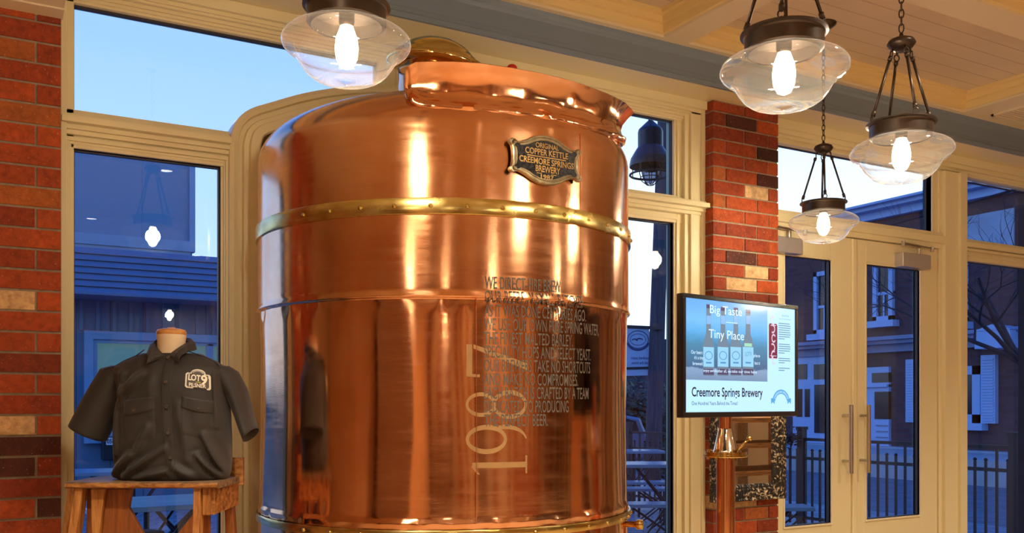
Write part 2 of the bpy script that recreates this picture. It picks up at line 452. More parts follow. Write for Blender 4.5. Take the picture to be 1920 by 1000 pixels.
# arch path (outer edge of casing), left half then mirrored
arch = [(.855, .0), (.855, 2.30), (.858, 2.36), (.875, 2.42), (.905, 2.462), (.95, 2.495), (1.015, 2.523), (1.09, 2.558), (1.171, 2.592), (1.287, 2.630), (1.38, 2.655), (1.479, 2.676), (1.60, 2.69), (XM, 2.695)]
def smooth_path(p, n=3):
    for _ in range(n):
        q = [p[0]]
        for a, b in zip(p, p[1:]):
            q += [(a[0]*.75+b[0]*.25, a[1]*.75+b[1]*.25), (a[0]*.25+b[0]*.75, a[1]*.25+b[1]*.75)]
        p = q+[p[-1]]
    return p
ap = smooth_path(arch, 2)
ap = ap+[(2*XM-x, z) for x, z in ap[::-1][1:]]
def offs(path, d):
    r = []
    for i, (x, z) in enumerate(path):
        a = path[max(0, i-1)]; b = path[min(len(path)-1, i+1)]
        tx, tz = b[0]-a[0], b[1]-a[1]; L = sqrt(tx*tx+tz*tz) or 1
        r.append((x+tz/L*d, z-tx/L*d))
    return r
m = MB()
cprof = [(0, YW+.06), (0, YW-.045), (.016, YW-.055), (.030, YW-.050), (.034, YW-.032), (.052, YW-.030), (.056, YW-.048), (.074, YW-.052), (.078, YW-.070), (.112, YW-.078), (.118, YW-.07), (.118, YW+.06)]
R = []
offc = {d: offs(ap, d) for d in set(p[0] for p in cprof)}
for i in range(len(ap)):
    R.append([(offc[d][i][0], y, max(offc[d][i][1], 0)) for d, y in cprof])
m.rings(R, True, True)
ar = struct(autosmooth(m.build('trim_4', cream), 25))
# alcove shell behind the kettle
m = MB(); inn = offs(ap, .118)
m.rings([[(x, YW+.06, max(z, 0)) for x, z in inn], [(x, YW+.55, max(z, 0)) for x, z in inn]], False)
m.prism([(x, YW+.55, max(z, 0)) for x, z in inn], (0, .04, 0))
struct(m.build('wall_alcove', cream))
# left and right windows: solid members, then mouldings
def window(n, x0, x1, zb, zlt, z0t, z1t, xt0, xt1, archside, lab):
    m = MB()
    # body members
    m.box(x0-.047, x0, YW-.03, YW+.06, 0, ZS); 
    m.box(x0-.047 if archside == 'R' else x1-.0, x1 if archside == 'R' else x1, YW, YW+.06, 0, zb)
    return m
st_small = [(.012, YW+.005), (.022, YW-.012), (.034, YW-.020)]
# window_1: left lower + transom
m = MB()
m.box(.25, XG0, YW-.01, YW+.06, 0, ZS)                    # left jamb
m.box(.25, .27, YW-.05, YW, 0, ZS)
m.box(XG1, .862, YW+.0, YW+.06, 0, ZLT+.1)                # right jamb up to the arch casing
m.box(XG0, XG1, YW, YW+.06, 0, ZB)
nest(m, XG0, XG1, ZB, ZLT, YW+.03, [(.010, YW+.002), (.018, YW-.012), (.030, YW-.020)], wl=.9, wr=.85, wt=1.3, wb=2)
# transom bar with projecting ledge
m.box(.25, .862, YW-.01, YW+.06, ZLT, ZT0)
for a, b, y in ((ZLT+.045, ZLT+.062, YW-.03), (ZLT+.062, ZLT+.080, YW-.042), (ZLT+.080, ZLT+.104, YW-.072), (ZLT+.104, ZLT+.118, YW-.045)):
    m.box(.252, .858, y, YW+.0, a, b)
m.box(.25, 1.60, YW-.01, YW+.06, ZT1, ZS)                 # head
for a, b, y in ((ZT1+.010, ZT1+.022, YW-.02), (ZT1+.022, ZT1+.036, YW-.028), (ZT1+.036, ZT1+.046, YW-.045), (ZT1+.046, ZT1+.062, YW-.052), (ZT1+.062, ZT1+.105, YW-.07)):
    m.box(.252, XR-.1, y, YW, a, b) if False else m.box(.252, 3.325, y, YW, a, b)
w1 = struct(m.build('window_1', cream, bevel=.0015))
def pane_obj(parent, outline, y, name='glass_pane'):
    m = MB(); m.prism([(x, y, z) for x, z in outline], (0, .006, 0)); return m.build(name, pane, parent)
pane_obj(w1, [(XG0, ZB), (XG1, ZB), (XG1, ZLT), (XG0, ZLT)], YW+.03)
def gasket(parent, x0, x1, z0, z1, y=YW+.022, w=.005, bottom=True):
    m = MB(); m.box(x0, x1, y, y+.02, z1-w, z1); m.box(x0, x0+w, y, y+.02, z0, z1); m.box(x1-w, x1, y, y+.02, z0, z1)
    if bottom: m.box(x0, x1, y, y+.02, z0, z0+w)
    m.build('gasket', darkline, parent)
gasket(w1, XG0, XG1, ZB, ZLT)
# window_2: upper transom light whose lower edge follows the arch
TX1 = 1.50
oa = [(x, z+.002) for x, z in ap if x > .86 and x < TX1 and z > 2.37]
m = MB(); m.box(TX1, TX1+.03, YW-.012, YW+.06, 2.60, ZT1); m.box(TX1+.03, TX1+.07, YW-.03, YW+.06, 2.60, ZT1); m.box(TX1+.07, 2*XM-TX1-.03, YW-.05, YW+.06, 2.62, ZT1); m.box(2*XM-TX1-.03, 2*XM-TX1, YW-.012, YW+.06, 2.6, ZT1)
w2 = struct(m.build('window_2', cream, bevel=.0015))
pane_obj(w2, [(XG0, ZT0-.004), (.862, ZT0-.004)]+oa+[(TX1, oa[-1][1]), (TX1, ZT1), (XG0, ZT1)], YW+.032)
m = MB(); m.box(XG0, TX1, YW+.012, YW+.032, ZT1-.008, ZT1); m.box(XG0, XG0+.003, YW+.012, YW+.032, ZT0, ZT1); m.box(TX1-.004, TX1, YW+.012, YW+.032, 2.64, ZT1); m.build('gasket', darkline, w2)
# window_3: right lower + its transom light
m = MB()
xr = 3.325
m.box(XH1, xr, YW-.005, YW+.06, 0, ZS)
for a, b, y in ((3.170, 3.186, YW-.012), (3.205, 3.235, YW-.03), (3.235, xr, YW-.045), (3.30, xr, YW-.055)): m.box(a, b, y, YW, 0, ZS)
m.box(XM*2-.862, XH0, YW+.0, YW+.06, 0, ZT1)
m.box(XH0, XH1, YW, YW+.06, 0, ZB)
nest(m, XH0, XH1, ZB, ZLT, YW+.03, [(.010, YW+.002), (.020, YW-.014)], 1, 1, 1.5, 2)
m.box(2*XM-.862, xr, YW-.01, YW+.06, ZLT, ZT0)
for a, b, y in ((ZLT+.045, ZLT+.062, YW-.05), (ZLT+.062, ZLT+.080, YW-.062), (ZLT+.080, ZLT+.104, YW-.095), (ZLT+.104, ZLT+.118, YW-.065)):
    m.box(2*XM-.858, xr-.002, y, YW+.0, a, b)
m.box(1.85, xr, YW-.01, YW+.06, ZT1, ZS)
w3 = struct(m.build('window_3', cream, bevel=.0015))
pane_obj(w3, [(XH0, ZB), (XH1, ZB), (XH1, ZLT), (XH0, ZLT)], YW+.03); gasket(w3, XH0, XH1, ZB, ZLT)
XU0 = 2*XM-TX1
ob = [(2*XM-x, z) for x, z in oa][::-1]
pane_obj(w3, [(XU0, ob[0][1])]+ob+[(2*XM-.862, ZT0-.004), (XH1, ZT0-.004), (XH1, ZT1), (XU0, ZT1)], YW+.032)
m = MB(); m.box(XU0, XH1, YW+.012, YW+.032, ZT1-.006, ZT1); m.box(XH1-.005, XH1, YW+.012, YW+.032, ZT0, ZT1); m.build('gasket', darkline, w3)

# ------------------------------------------------------------------ door set
DJ = 5.31; SL0 = 5.537; SL1 = 6.75; DT = 2.29
m = MB()
DX0 = 3.72
m.box(DX0, DX0+.04, YW-.02, YW+.08, 0, ZT1)
m.box(DX0, DJ+.03, YW-.03, YW+.06, DT, ZT0)                # door header
m.box(DX0, DJ+.03, YW-.055, YW-.02, DT+.03, DT+.075)
m.box(DX0, SL1+.2, YW-.01, YW+.06, ZT1, ZS)                # head
for a, b, y in ((ZT1+.012, ZT1+.030, YW-.025), (ZT1+.030, ZT1+.055, YW-.045), (ZT1+.055, ZT1+.105, YW-.06)): m.box(PX1, SL1+.2, y, YW, a, b)
m.box(DJ, DJ+.10, YW-.02, YW+.06, 0, ZT1)                  # mullion post between door and sidelight
m.box(DJ+.03, DJ+.16, YW-.045, YW, 0, ZT1)
m.box(DJ+.16, SL0, YW-.065, YW+.06, 0, ZT1); m.box(DJ-.03, DJ, YW+.0, YW+.06, DT, ZT1)
m.box(DJ-.015, DJ, YW+.0, YW+.06, 0, DT)
tr5 = struct(m.build('trim_5', cream, bevel=.002))
# transom over the doors
TZ1 = 2.772; TXR = atY(1743, 400, YW).x
m = MB(); ring(m, DX0+.02, TXR+.02, ZT0-.02, TZ1+.02, .02, YW-.018, YW+.05); m.box(TXR, DJ+.02, YW-.012, YW+.05, ZT0-.02, TZ1+.02)
w4 = struct(m.build('window_4', cream, bevel=.0015)); pane_obj(w4, [(DX0+.04, ZT0), (TXR, ZT0), (TXR, TZ1), (DX0+.04, TZ1)], YW+.03)
gasket(w4, DX0+.04, TXR, ZT0, TZ1)
# sidelight
m = MB()
m.box(SL1, SL1+.25, YW-.03, YW+.06, 0, ZT1)
m.box(SL0, SL1, YW-.01, YW+.06, ZLT-.01, ZT0-.01)
for a, b, y in ((ZLT+.02, ZLT+.036, YW-.02), (ZLT+.05, ZLT+.068, YW-.032), (ZLT+.072, ZLT+.10, YW-.06)): m.box(SL0, SL1, y, YW, a, b)
m.box(SL0, SL1, YW-.01, YW+.06, 0, .25)
w5 = struct(m.build('window_5', cream, bevel=.0015))
pane_obj(w5, [(SL0, .25), (SL1, .25), (SL1, ZLT-.01), (SL0, ZLT-.01)], YW+.03); gasket(w5, SL0, SL1, .25, ZLT-.01)
pane_obj(w5, [(SL0, ZT0-.01), (SL1, ZT0-.01), (SL1, TZ1), (SL0, TZ1)], YW+.03); gasket(w5, SL0, SL1, ZT0-.01, TZ1)
struct(MB().box(SL1+.2, XR, YW-.02, YW+.1, 0, ZS+.1).build('wall_front', cream))
# door leaves
GZ0, GZ1 = .598, 2.141
def door(n, x0, x1, g0, g1, hx, flip):
    m = MB(); y0, y1 = YW-.012, YW+.035
    m.box(x0, g0, y0, y1, .01, DT-.004); m.box(g1, x1, y0, y1, .01, DT-.004); m.box(g0, g1, y0, y1, GZ1, DT-.004); m.box(g0, g1, y0, y1, .01, GZ0)
    for d, y in ((.008, y0-.003),):
        ring(m, g0-.012, g1+.012, GZ0-.012, GZ1+.012, .012, y0-.006, y1)
    d = struct(m.build('door_%d' % n, cream, bevel=.002))
    pane_obj(d, [(g0, GZ0), (g1, GZ0), (g1, GZ1), (g0, GZ1)], YW+.012); gasket(d, g0, g1, GZ0, GZ1, YW+.0, .004)
    m = MB(); yb = y0-.062
    m.tube([(hx, yb, .888), (hx, yb, 1.292)], .0125, 16)
    for z in (.96, 1.228): m.tube([(hx, yb, z), (hx, y0+.005, z)], .0085, 12)
    autosmooth(m.build('pull_handle', steel, d))
    return d
d2 = door(2, 4.535, DJ-.006, 4.633, 5.13, 4.580, 0)
d1 = door(1, 3.765, 4.532, 3.95, 4.327, 4.428, 0)
m = MB(); m.box(4.500, 4.540, YW-.026, YW-.012, .01, DT-.006); m.build('astragal', cream, d1, bevel=.006)
# door closers
def closer(parent, px0, px1, y0p, y1p):
    a = atY(px0, y0p, YW-.06); b = atY(px1, y1p, YW-.06)
    m = MB(); zt, zb = a.z, atY(px0, y1p, YW-.06).z
    m.box(a.x, b.x, YW-.075, YW-.012, zb, zt); o = m.build('closer_body', alum, parent, bevel=.004)
    m = MB(); mid = a.x+(b.x-a.x)*.70
    m.tube([(mid, YW-.045, zt), (mid, YW-.045, zt+.04)], .011, 12)
    m.beam((mid, YW-.05, zt+.045), (a.x-.02, YW-.09, zt+.047), .018, .008, (0, 1, 0))
    m.beam((a.x-.02, YW-.09, zt+.05), (b.x+.05, YW-.04, zt+.05), .014, .007, (0, 1, 0))
    m.tube([(a.x-.02, YW-.09, zt+.03), (a.x-.02, YW-.09, zt+.062)], .012, 12); m.tube([(b.x+.05, YW-.045, zt+.03), (b.x+.05, YW-.045, zt+.06)], .012, 12)
    m.build('closer_arm', steel, parent)
closer(d2, 1690, 1742, 473, 500)
closer(d1, 1440, 1502, 441, 471)
# ceiling vent
p = atZ(1900, 208, ZC); m = MB()
x0, y0 = 5.33, 3.20
for i in range(9): m.box(x0+.02+i*.0, x0+.42, y0+.02+i*.024, y0+.032+i*.024, ZC-.010, ZC+.002)
ring2 = [(x0, x0+.44, y0, y0+.015), (x0, x0+.44, y0+.225, y0+.24), (x0, x0+.015, y0, y0+.24), (x0+.425, x0+.44, y0, y0+.24)]
for a, b, c_, d_ in ring2: m.box(a, b, c_, d_, ZC-.012, ZC+.002)
tag(m.build('ceiling_vent', cream2), 'cream louvred air vent in the ceiling above the glass doors', 'vent')

# ------------------------------------------------------------------ copper kettle
KD = 3.75; KAZ = radians(25.71)
KX, KY = KD*sin(KAZ), KD*cos(KAZ); KR = KD*sin(radians(11.28))
KC = Vector((KX, KY, 0))
def kray(px, py, r=KR):
    """hit of a photo ray with the vertical cylinder of radius r about the kettle axis -> (angle, z)"""
    d = ray(px, py); a = d.x*d.x+d.y*d.y; b = -(d.x*KX+d.y*KY); c = KX*KX+KY*KY-r*r
    D = b*b-a*c
    t = (-b-sqrt(D))/a if D > 0 else -b/a
    p = C0+d*t; return atan2(p.y-KY, p.x-KX), p.z
def kp(ang, z, r=KR): return Vector((KX+r*cos(ang), KY+r*sin(ang), z))
zof = lambda px, py: kray(px, py)[1]
Z_SH = zof(484, 302); Z_BT = zof(820, 371); Z_BB = zof(820, 402); Z_SEAM = zof(820, 557); Z_LS = zof(820, 984); Z_LB = zof(820, 1012)
kettle = thing('copper_kettle', 'large polished copper brewing kettle standing in the arched window', 'kettle', (KX, KY, 0))
DOME = .235
def body_r(z, a=0):
    if z > Z_SH:
        u = min(1, (z-Z_SH)/DOME); return KR*(1-u**2.15)**(1/2.3)
    r = KR
    if z < Z_SEAM:
        r = KR-.006-.004*sin(pi*(Z_SEAM-z)/(Z_SEAM-Z_LS)) + .006*math.exp(-(Z_SEAM-z)/.02)*0
    return r
def kdisp(a, z):
    """slight unevenness of beaten sheet"""
    v = noise.noise(Vector((cos(a)*2.2, sin(a)*2.2, z*1.3)))*.0035
    v += noise.noise(Vector((cos(a)*7+5, sin(a)*7, z*1.6)))*.0011
    for zs, amp in ((Z_SEAM, .005), (Z_LS, .006)):
        e = math.exp(-((z-zs+.012)/.022)**2)
        v += e*amp*noise.noise(Vector((cos(a)*14, sin(a)*14, z*18+zs)))
    return v
zs = []
z = .42
while z < Z_SH:
    zs.append(z); z += .012 if (abs(z-Z_SEAM) < .07 or abs(z-Z_LS) < .07) else .04
zs += [Z_SEAM-.0045, Z_SEAM-.001, Z_SEAM+.003, Z_LS-.003, Z_LS+.003]; zs = sorted(zs)
for i in range(1, 30): zs.append(Z_SH+DOME*sin(i/29*pi/2)*(.9995 if i == 29 else 1))
SEG = 256
m = MB(); R = []
for z in zs:
    ring_ = []
    r0 = body_r(z)
    if Z_SEAM-.002 < z < Z_SEAM+.006: r0 += .0045
    if Z_LS-.004 < z < Z_LS+.004: r0 += .004
    if z < Z_LS-.003: r0 += .002
    for k in range(SEG):
        a = 2*pi*k/SEG
        ring_.append(kp(a, z, max(.02, r0+kdisp(a, z)*(min(1, r0/KR*1.2)))))
    R.append(ring_)
m.rings(R, True, True)
m.build('body', copper, kettle, smooth=True)
# plinth
m = MB(); m.lathe([(KR-.05, 0), (KR-.05, .38), (KR-.01, .40), (KR-.004, .43), (KR-.08, .43)], (KX, KY, 0), 96, cap=True)
m.build('base_ring', paint('dark_base_paint', (.05, .035, .03), .5), kettle, smooth=False)
def band(z0, z1, name, r=KR+.004, th=.004):
    m = MB(); N = 192
    R = [[kp(2*pi*k/N, z, rr) for k in range(N)] for rr, z in ((r-.004, z0), (r+th-.001, z0), (r+th, z0+.002), (r+th, z1-.002), (r+th-.001, z1), (r-.004, z1))]
    m.rings(R, True, False); b = m.build(name, brass, kettle, smooth=False); autosmooth(b, 30); return b
b1 = band(Z_BB, Z_BT, 'brass_band'); b2 = band(Z_LB, Z_LS-.02, 'brass_band')
def rivets(parent, z, n, r, off=0):
    m0 = None
    for i in range(n):
        a = off-pi*.97+ i*(pi*.97/(n-1))
        m = MB(); c = kp(a, z, r)
        nrm = Vector((cos(a), sin(a), 0)); M = nrm.to_track_quat('Z', 'Y').to_matrix()
        m.lathe([(.0075, -.001), (.0075, .001), (.006, .0042), (.003, .006), (.0005, .0065)], c, 12, M, True)
        m.build('rivet', brassp, parent, smooth=True)
A0 = 0.32
rivets(b1, (Z_BB+Z_BT)/2, 20, KR+.008, A0); rivets(b2, (Z_LB+Z_LS)/2-.012, 20, KR+.008, A0)
# riveted vertical edge flange at the left side and a fine lap seam on the right
aL = kray(486, 600)[0]
for (aa, z0, z1, w, t) in ((kray(1088, 500)[0], Z_SEAM, Z_SH+.02, .0035, .0028), (kray(893, 700)[0], Z_LS, Z_SEAM, .002, .001)):
    m = MB(); m.rings([[kp(aa-w/KR/2, z, KR-.003), kp(aa-w/KR/2, z, KR+t), kp(aa+w/KR/2, z, KR+t), kp(aa+w/KR/2, z, KR-.003)] for z in (z0, z1)], True, True)
    m.build('lap_seam', copper, kettle)
# lip: turned copper flange running round the front right of the shoulder
KEY = [(754, 158, 175), (757, 140, 181), (764, 127, 188), (780, 119, 196), (805, 118, 201), (850, 118, 205), (900, 121, 208), (960, 130, 214), (1010, 139, 219), (1060, 151, 229), (1100, 164, 239), (1135, 177, 250), (1158, 188, 259), (1168, 194, 263)]
def lerpkey(x, c):
    for a, b in zip(KEY, KEY[1:]):
        if a[0] <= x <= b[0]: t = (x-a[0])/(b[0]-a[0]); return a[c]*(1-t)+b[c]*t
    return KEY[-1][c]
m = MB(); R = []; N = 130
def lip_section(ang, zt, zb, k, f=1.0):
    h = zt-zb; r0 = KR-.028
    w = noise.noise(Vector((ang*6, .3, 1)))*.011; w2 = noise.noise(Vector((ang*13, 2.3, 1)))*.008
    P = [(r0-.03, zb-.012), (r0+.004, zb-.010), (r0+.018+w2, zb-.002), (r0+.022+w2, zb+.010), (r0+.012+w, zb+.024), (r0+.004, zb+.042), (r0+.004+w, zb+h*.45), (r0+.010+w, zb+h*.62), (r0+.026, zb+h*.82), (r0+.043, zb+h*.95), (r0+.050, zb+h), (r0+.046, zb+h+.003), (r0+.036, zb+h*.94), (r0+.018, zb+h*.80), (r0-.002, zb+h*.55), (r0-.008, zb+.03), (r0-.04, zb+.0)]
    return [kp(ang, z, KR-.03+(r-KR+.03)*f) for r, z in P]
for i in range(N+1):
    t = i/N; x = 754.5+(1169-754.5)*t
    rt = KR+.012
    a, zt = kray(x, lerpkey(x, 1), rt); a2, zb = kray(x, lerpkey(x, 2), KR-.008)
    R.append(lip_section(a, zt, max(zb, Z_SH+.02) if False else zb, i, min(1, .35+i/6) if i < 4 else 1))
aend = kray(1169, 196, KR+.012)
a_, zt_ = aend; zb_ = kray(1168, 263, KR-.008)[1]
for i in range(1, 8): R.append(lip_section(a_+i*.03, zt_+.002*i, zb_+.001*i, 0))
m.rings(R, True, True)
lip = m.build('lip', copper2, kettle, smooth=True); autosmooth(lip, 60)
# neck and brass lid
ph = atD(830, 100, KD)
LX, LY = KX-.030, KY+.028
m = MB(); m.lathe([(.17, Z_SH+.12), (.16, 2.50), (.15, 2.60), (.155, 2.65), (.15, 2.655), (.10, 2.655)], (LX, LY, 0), 48)
m.build('neck', copper2, kettle, smooth=True)
M = Matrix.Rotation(radians(7), 3, 'X') @ Matrix.Rotation(radians(3), 3, 'Y')
m = MB(); m.lathe([(r_*1.17, z_) for r_, z_ in [(.10, -.035), (.145, -.03), (.166, -.018), (.172, -.004), (.169, .006), (.150, .010), (.143, .016), (.141, .028), (.130, .034), (.126, .044), (.105, .066), (.075, .084), (.04, .094), (.0, .097)]], (LX-.003, LY, 2.675), 64, M)
m.build('brass_lid', brassp, kettle, smooth=True)
pk = atD(960, 128, 3.66)
m = MB(); m.tube([(pk.x, pk.y, 2.35), (pk.x, pk.y, pk.z-.012)], .007, 10); m.tube([(pk.x-.02, pk.y, pk.z-.03), (pk.x+.02, pk.y, pk.z-.03)], .008, 10)
v = m.build('relief_valve', brassp, kettle, smooth=True)
m = MB(); m.ball(pk, .021, 20, (1, 1, .72)); m.build('knob', paint('red_plastic', (.45, .01, .006), .2, 0, 3, 0), v, smooth=True)
# outlet on the lower right
ao, zo = kray(1172, 984)
m = MB(); c = kp(ao+.12, zo-.01, KR-.02); n = Vector((cos(ao+.12), sin(ao+.12), 0)); Mq = n.to_track_quat('Z', 'Y').to_matrix()
m.lathe([(.012, 0), (.012, .05), (.02, .052), (.02, .075), (.015, .078), (.0, .078)], c, 20, Mq)
m.build('outlet', brassp, kettle, smooth=True)

# cast plaque
a0, z0 = kray(1021, 300)
n = Vector((cos(a0), sin(a0), 0)); tx = Vector((-sin(a0), cos(a0), 0)); pc = kp(a0, z0, KR+.012)
def pl(u, v, w=0): return pc+tx*u+UP*v+n*w
q0 = ray(955, 300); 
def plane_u(px, py):
    d = ray(px, py); t = (pc-C0).dot(n)/d.dot(n); p = C0+d*t-pc; return p.dot(tx), p.z
ul, _ = plane_u(954, 300); ur, _ = plane_u(1090, 315); _, vt = plane_u(1020, 254); _, vb = plane_u(1028, 348)
uc = (ul+ur)/2; PW = (ur-ul)/2; PH = (vt-vb)/2; vc = (vt+vb)/2
half = [(0, 1.0), (.2, .97), (.38, .86), (.55, .70), (.70, .60), (.80, .58), (.86, .66), (.93, .68), (.985, .60), (.99, .50), (.93, .40), (.905, .2), (.90, 0)]
def outl(s=1.0, d=0):
    q = [(x, y) for x, y in half]+[(x, -y) for x, y in half[::-1][1:]]
    q = q+[(-x, y) for x, y in q[::-1][1:-1]]
    o = []
    for x, y in q: o.append((uc+x*(PW-d), vc+y*(PH-d)))
    return o
darkbr = paint('antiqued_plaque_field', (.045, .05, .06), .35, .6, 90, .8, .6)
rimbr = paint('antiqued_brass_rim', (.36, .30, .19), .32, .35, 25, .1, .9)
m = MB(); m.rings([[pl(u, v, w) for u, v in outl(1, d)] for d, w in ((.0, -.010), (0, .003), (.003, .006), (.007, .006), (.010, .002), (.013, .002), (.015, .005), (.018, .005), (.020, .001))], True, False)
plq = thing('brass_plaque', 'small cast brass plaque with antique lettering fixed high on the copper kettle', 'plaque', tuple(pc))
m.build('rim', rimbr, plq, smooth=False)
m = MB(); m.prism([pl(u, v, -.008) for u, v in outl(1, .017)], n*.0105); fld = m.build('field', darkbr, plq)
for sx in (-1, 1):
    for sy in (-1, 1):
        m = MB(); m.ball(pl(uc+sx*PW*.86, vc+sy*PH*.52, .005), .0065, 12); m.build('screw', rimbr, plq, smooth=True)
m = MB()
def ptxt(s, u0, u1, v, h, w=.0045):
    text_fit(m, s, uc+u0*PW, uc+u1*PW, vc+v*PH, h*PH, lambda u, vv: pl(u, vv, w), bold=.02)
ptxt('ORIGINAL', -.30, .34, .46, .20); ptxt('COPPER KETTLE', -.58, .60, .17, .24)
ptxt('CREEMORE SPRINGS', -.74, .76, -.20, .24); ptxt('BREWERY', -.30, .38, -.50, .25); ptxt('1987', -.16, .20, -.78, .18)
m.pbox(pl(uc-.52*PW, vc+.085*PH, .002), tx*PW*1.06, UP*PH*.035, n*.003)
for s in (-1, 1): m.pbox(pl(uc+s*.2*PW-.01, vc-.57*PH, .002), tx*.02, UP*.0015, n*.003)
m.build('lettering', paint('gilt_letters', (.50, .33, .13), .35, .2, 30, 0, .8), plq)
# printed text wrapped on the copper
prt = paint('grey_print', (.105, .09, .075), .6, .05, 10, 0, 0, .2)
lines = [('WE DIRECT-FIRE BREW', 1051), ('OUR BEERS IN SMALL BATCHES.', 1092), ('AS IT WAS DONE CENTURIES AGO.', 1100), ('WE USE OUR OWN PURE SPRING WATER,', 1126), ('THE FINEST MALTED BARLEY,', 1076), ('SPECIALTY HOPS AND SELECT YEAST.', 1111), ('OUR BREWERS TAKE NO SHORTCUTS', 1110), ('AND MAKE NO COMPROMISES.', 1087), ('EACH BATCH IS CRAFTED BY A TEAM', 1107), ('DEDICATED TO PRODUCING', 1069), ('THE PERFECT BEER.', 1030)]
m = MB(); rt = KR
def ksurf(a, z, off):
    a = a % (2*pi); r0 = body_r(z)
    if Z_SEAM-.008 < z < Z_SEAM+.010: r0 = KR+.0045
    return kp(a, z, r0+kdisp(a, z)+off)
zt = kray(909, 541, rt)[1]; zbm = kray(909, 800, rt)[1]
for i, (s, xe_) in enumerate(lines):
    zz = zt+(zbm-zt)*i/10; y_ = HY-(zz-EYE)
    aL_ = kray(909, 541+26*i, rt)[0]; aR_ = kray(xe_, 541+26*i+ (4 if i < 6 else 0), rt)[0]
    text_fit(m, s, aL_, aR_, zz, .0400, lambda u, v: ksurf(u, v, .0011+.0007*(abs(v-Z_SEAM) < .06)), bold=.006)
o = m.build('printed_text', prt, kettle, fix=False)
# large serif year, turned to read upwards
m = MB()
Z87 = kray(930, 890, rt)[1]; Z87t = kray(930, 628, rt)[1]
def yfn(u, v):  # u along the reading direction (0..1 up the kettle), v glyph height 0..1 towards the left
    return ksurf(kray(990, 760, rt-.001)[0]+(kray(874, 760, rt-.001)[0]-kray(990, 760, rt-.001)[0])*v, Z87+(Z87t-Z87)*u, .0003)
def poly(pts, fn, sub=6):
    P = []
    for (a, b), (c, d) in zip(pts, pts[1:]+pts[:1]):
        for k in range(sub): t = k/sub; P.append((a+(c-a)*t, b+(d-b)*t))
    vs = [m.bm.verts.new(fn(a, b)) for a, b in P]; m.bm.faces.new(vs)
def annul(cx, cy, rx, ry, tx_, ty_, fn, a0=0, a1=360, n=40):
    pr = None
    for k in range(n+1):
        a = radians(a0+(a1-a0)*k/n)
        v1 = m.bm.verts.new(fn(cx+rx*cos(a), cy+ry*sin(a))); v2 = m.bm.verts.new(fn(cx+(rx-tx_)*cos(a), cy+(ry-ty_)*sin(a)))
        if pr: m.bm.faces.new([pr[0], v1, v2, pr[1]])
        pr = (v1, v2)
# 1
def quad(a, b, c, d):
    for k in range(8):
        t0, t1 = k/8, (k+1)/8
        L = lambda p, q, t: (p[0]+(q[0]-p[0])*t, p[1]+(q[1]-p[1])*t)
        m.bm.faces.new([m.bm.verts.new(yfn(*x)) for x in (L(a, d, t0), L(b, c, t0), L(b, c, t1), L(a, d, t1))])
quad((.045, .03), (.085, .03), (.085, .9), (.045, .9)); quad((.0, .0), (.13, .0), (.13, .03), (.0, .03)); quad((.0, .78), (.06, .88), (.06, .92), (.0, .82))
annul(.25, .67, .105, .33, .035, .05, yfn); annul(.235, .36, .12, .36, .032, .02, yfn, -80, 20)
annul(.50, .76, .088, .24, .028, .04, yfn); annul(.50, .29, .105, .29, .034, .045, yfn)
quad((.75, .0), (.80, .0), (.93, .88), (.90, .88)); quad((.70, .90), (.93, .90), (.93, .99), (.70, .99)); quad((.695, .78), (.715, .78), (.72, .99), (.70, .99))
m.build('year_lettering', paint('pale_gold_print', (.36, .21, .085), .5, .1, 10, 0, .45), kettle, fix=False)

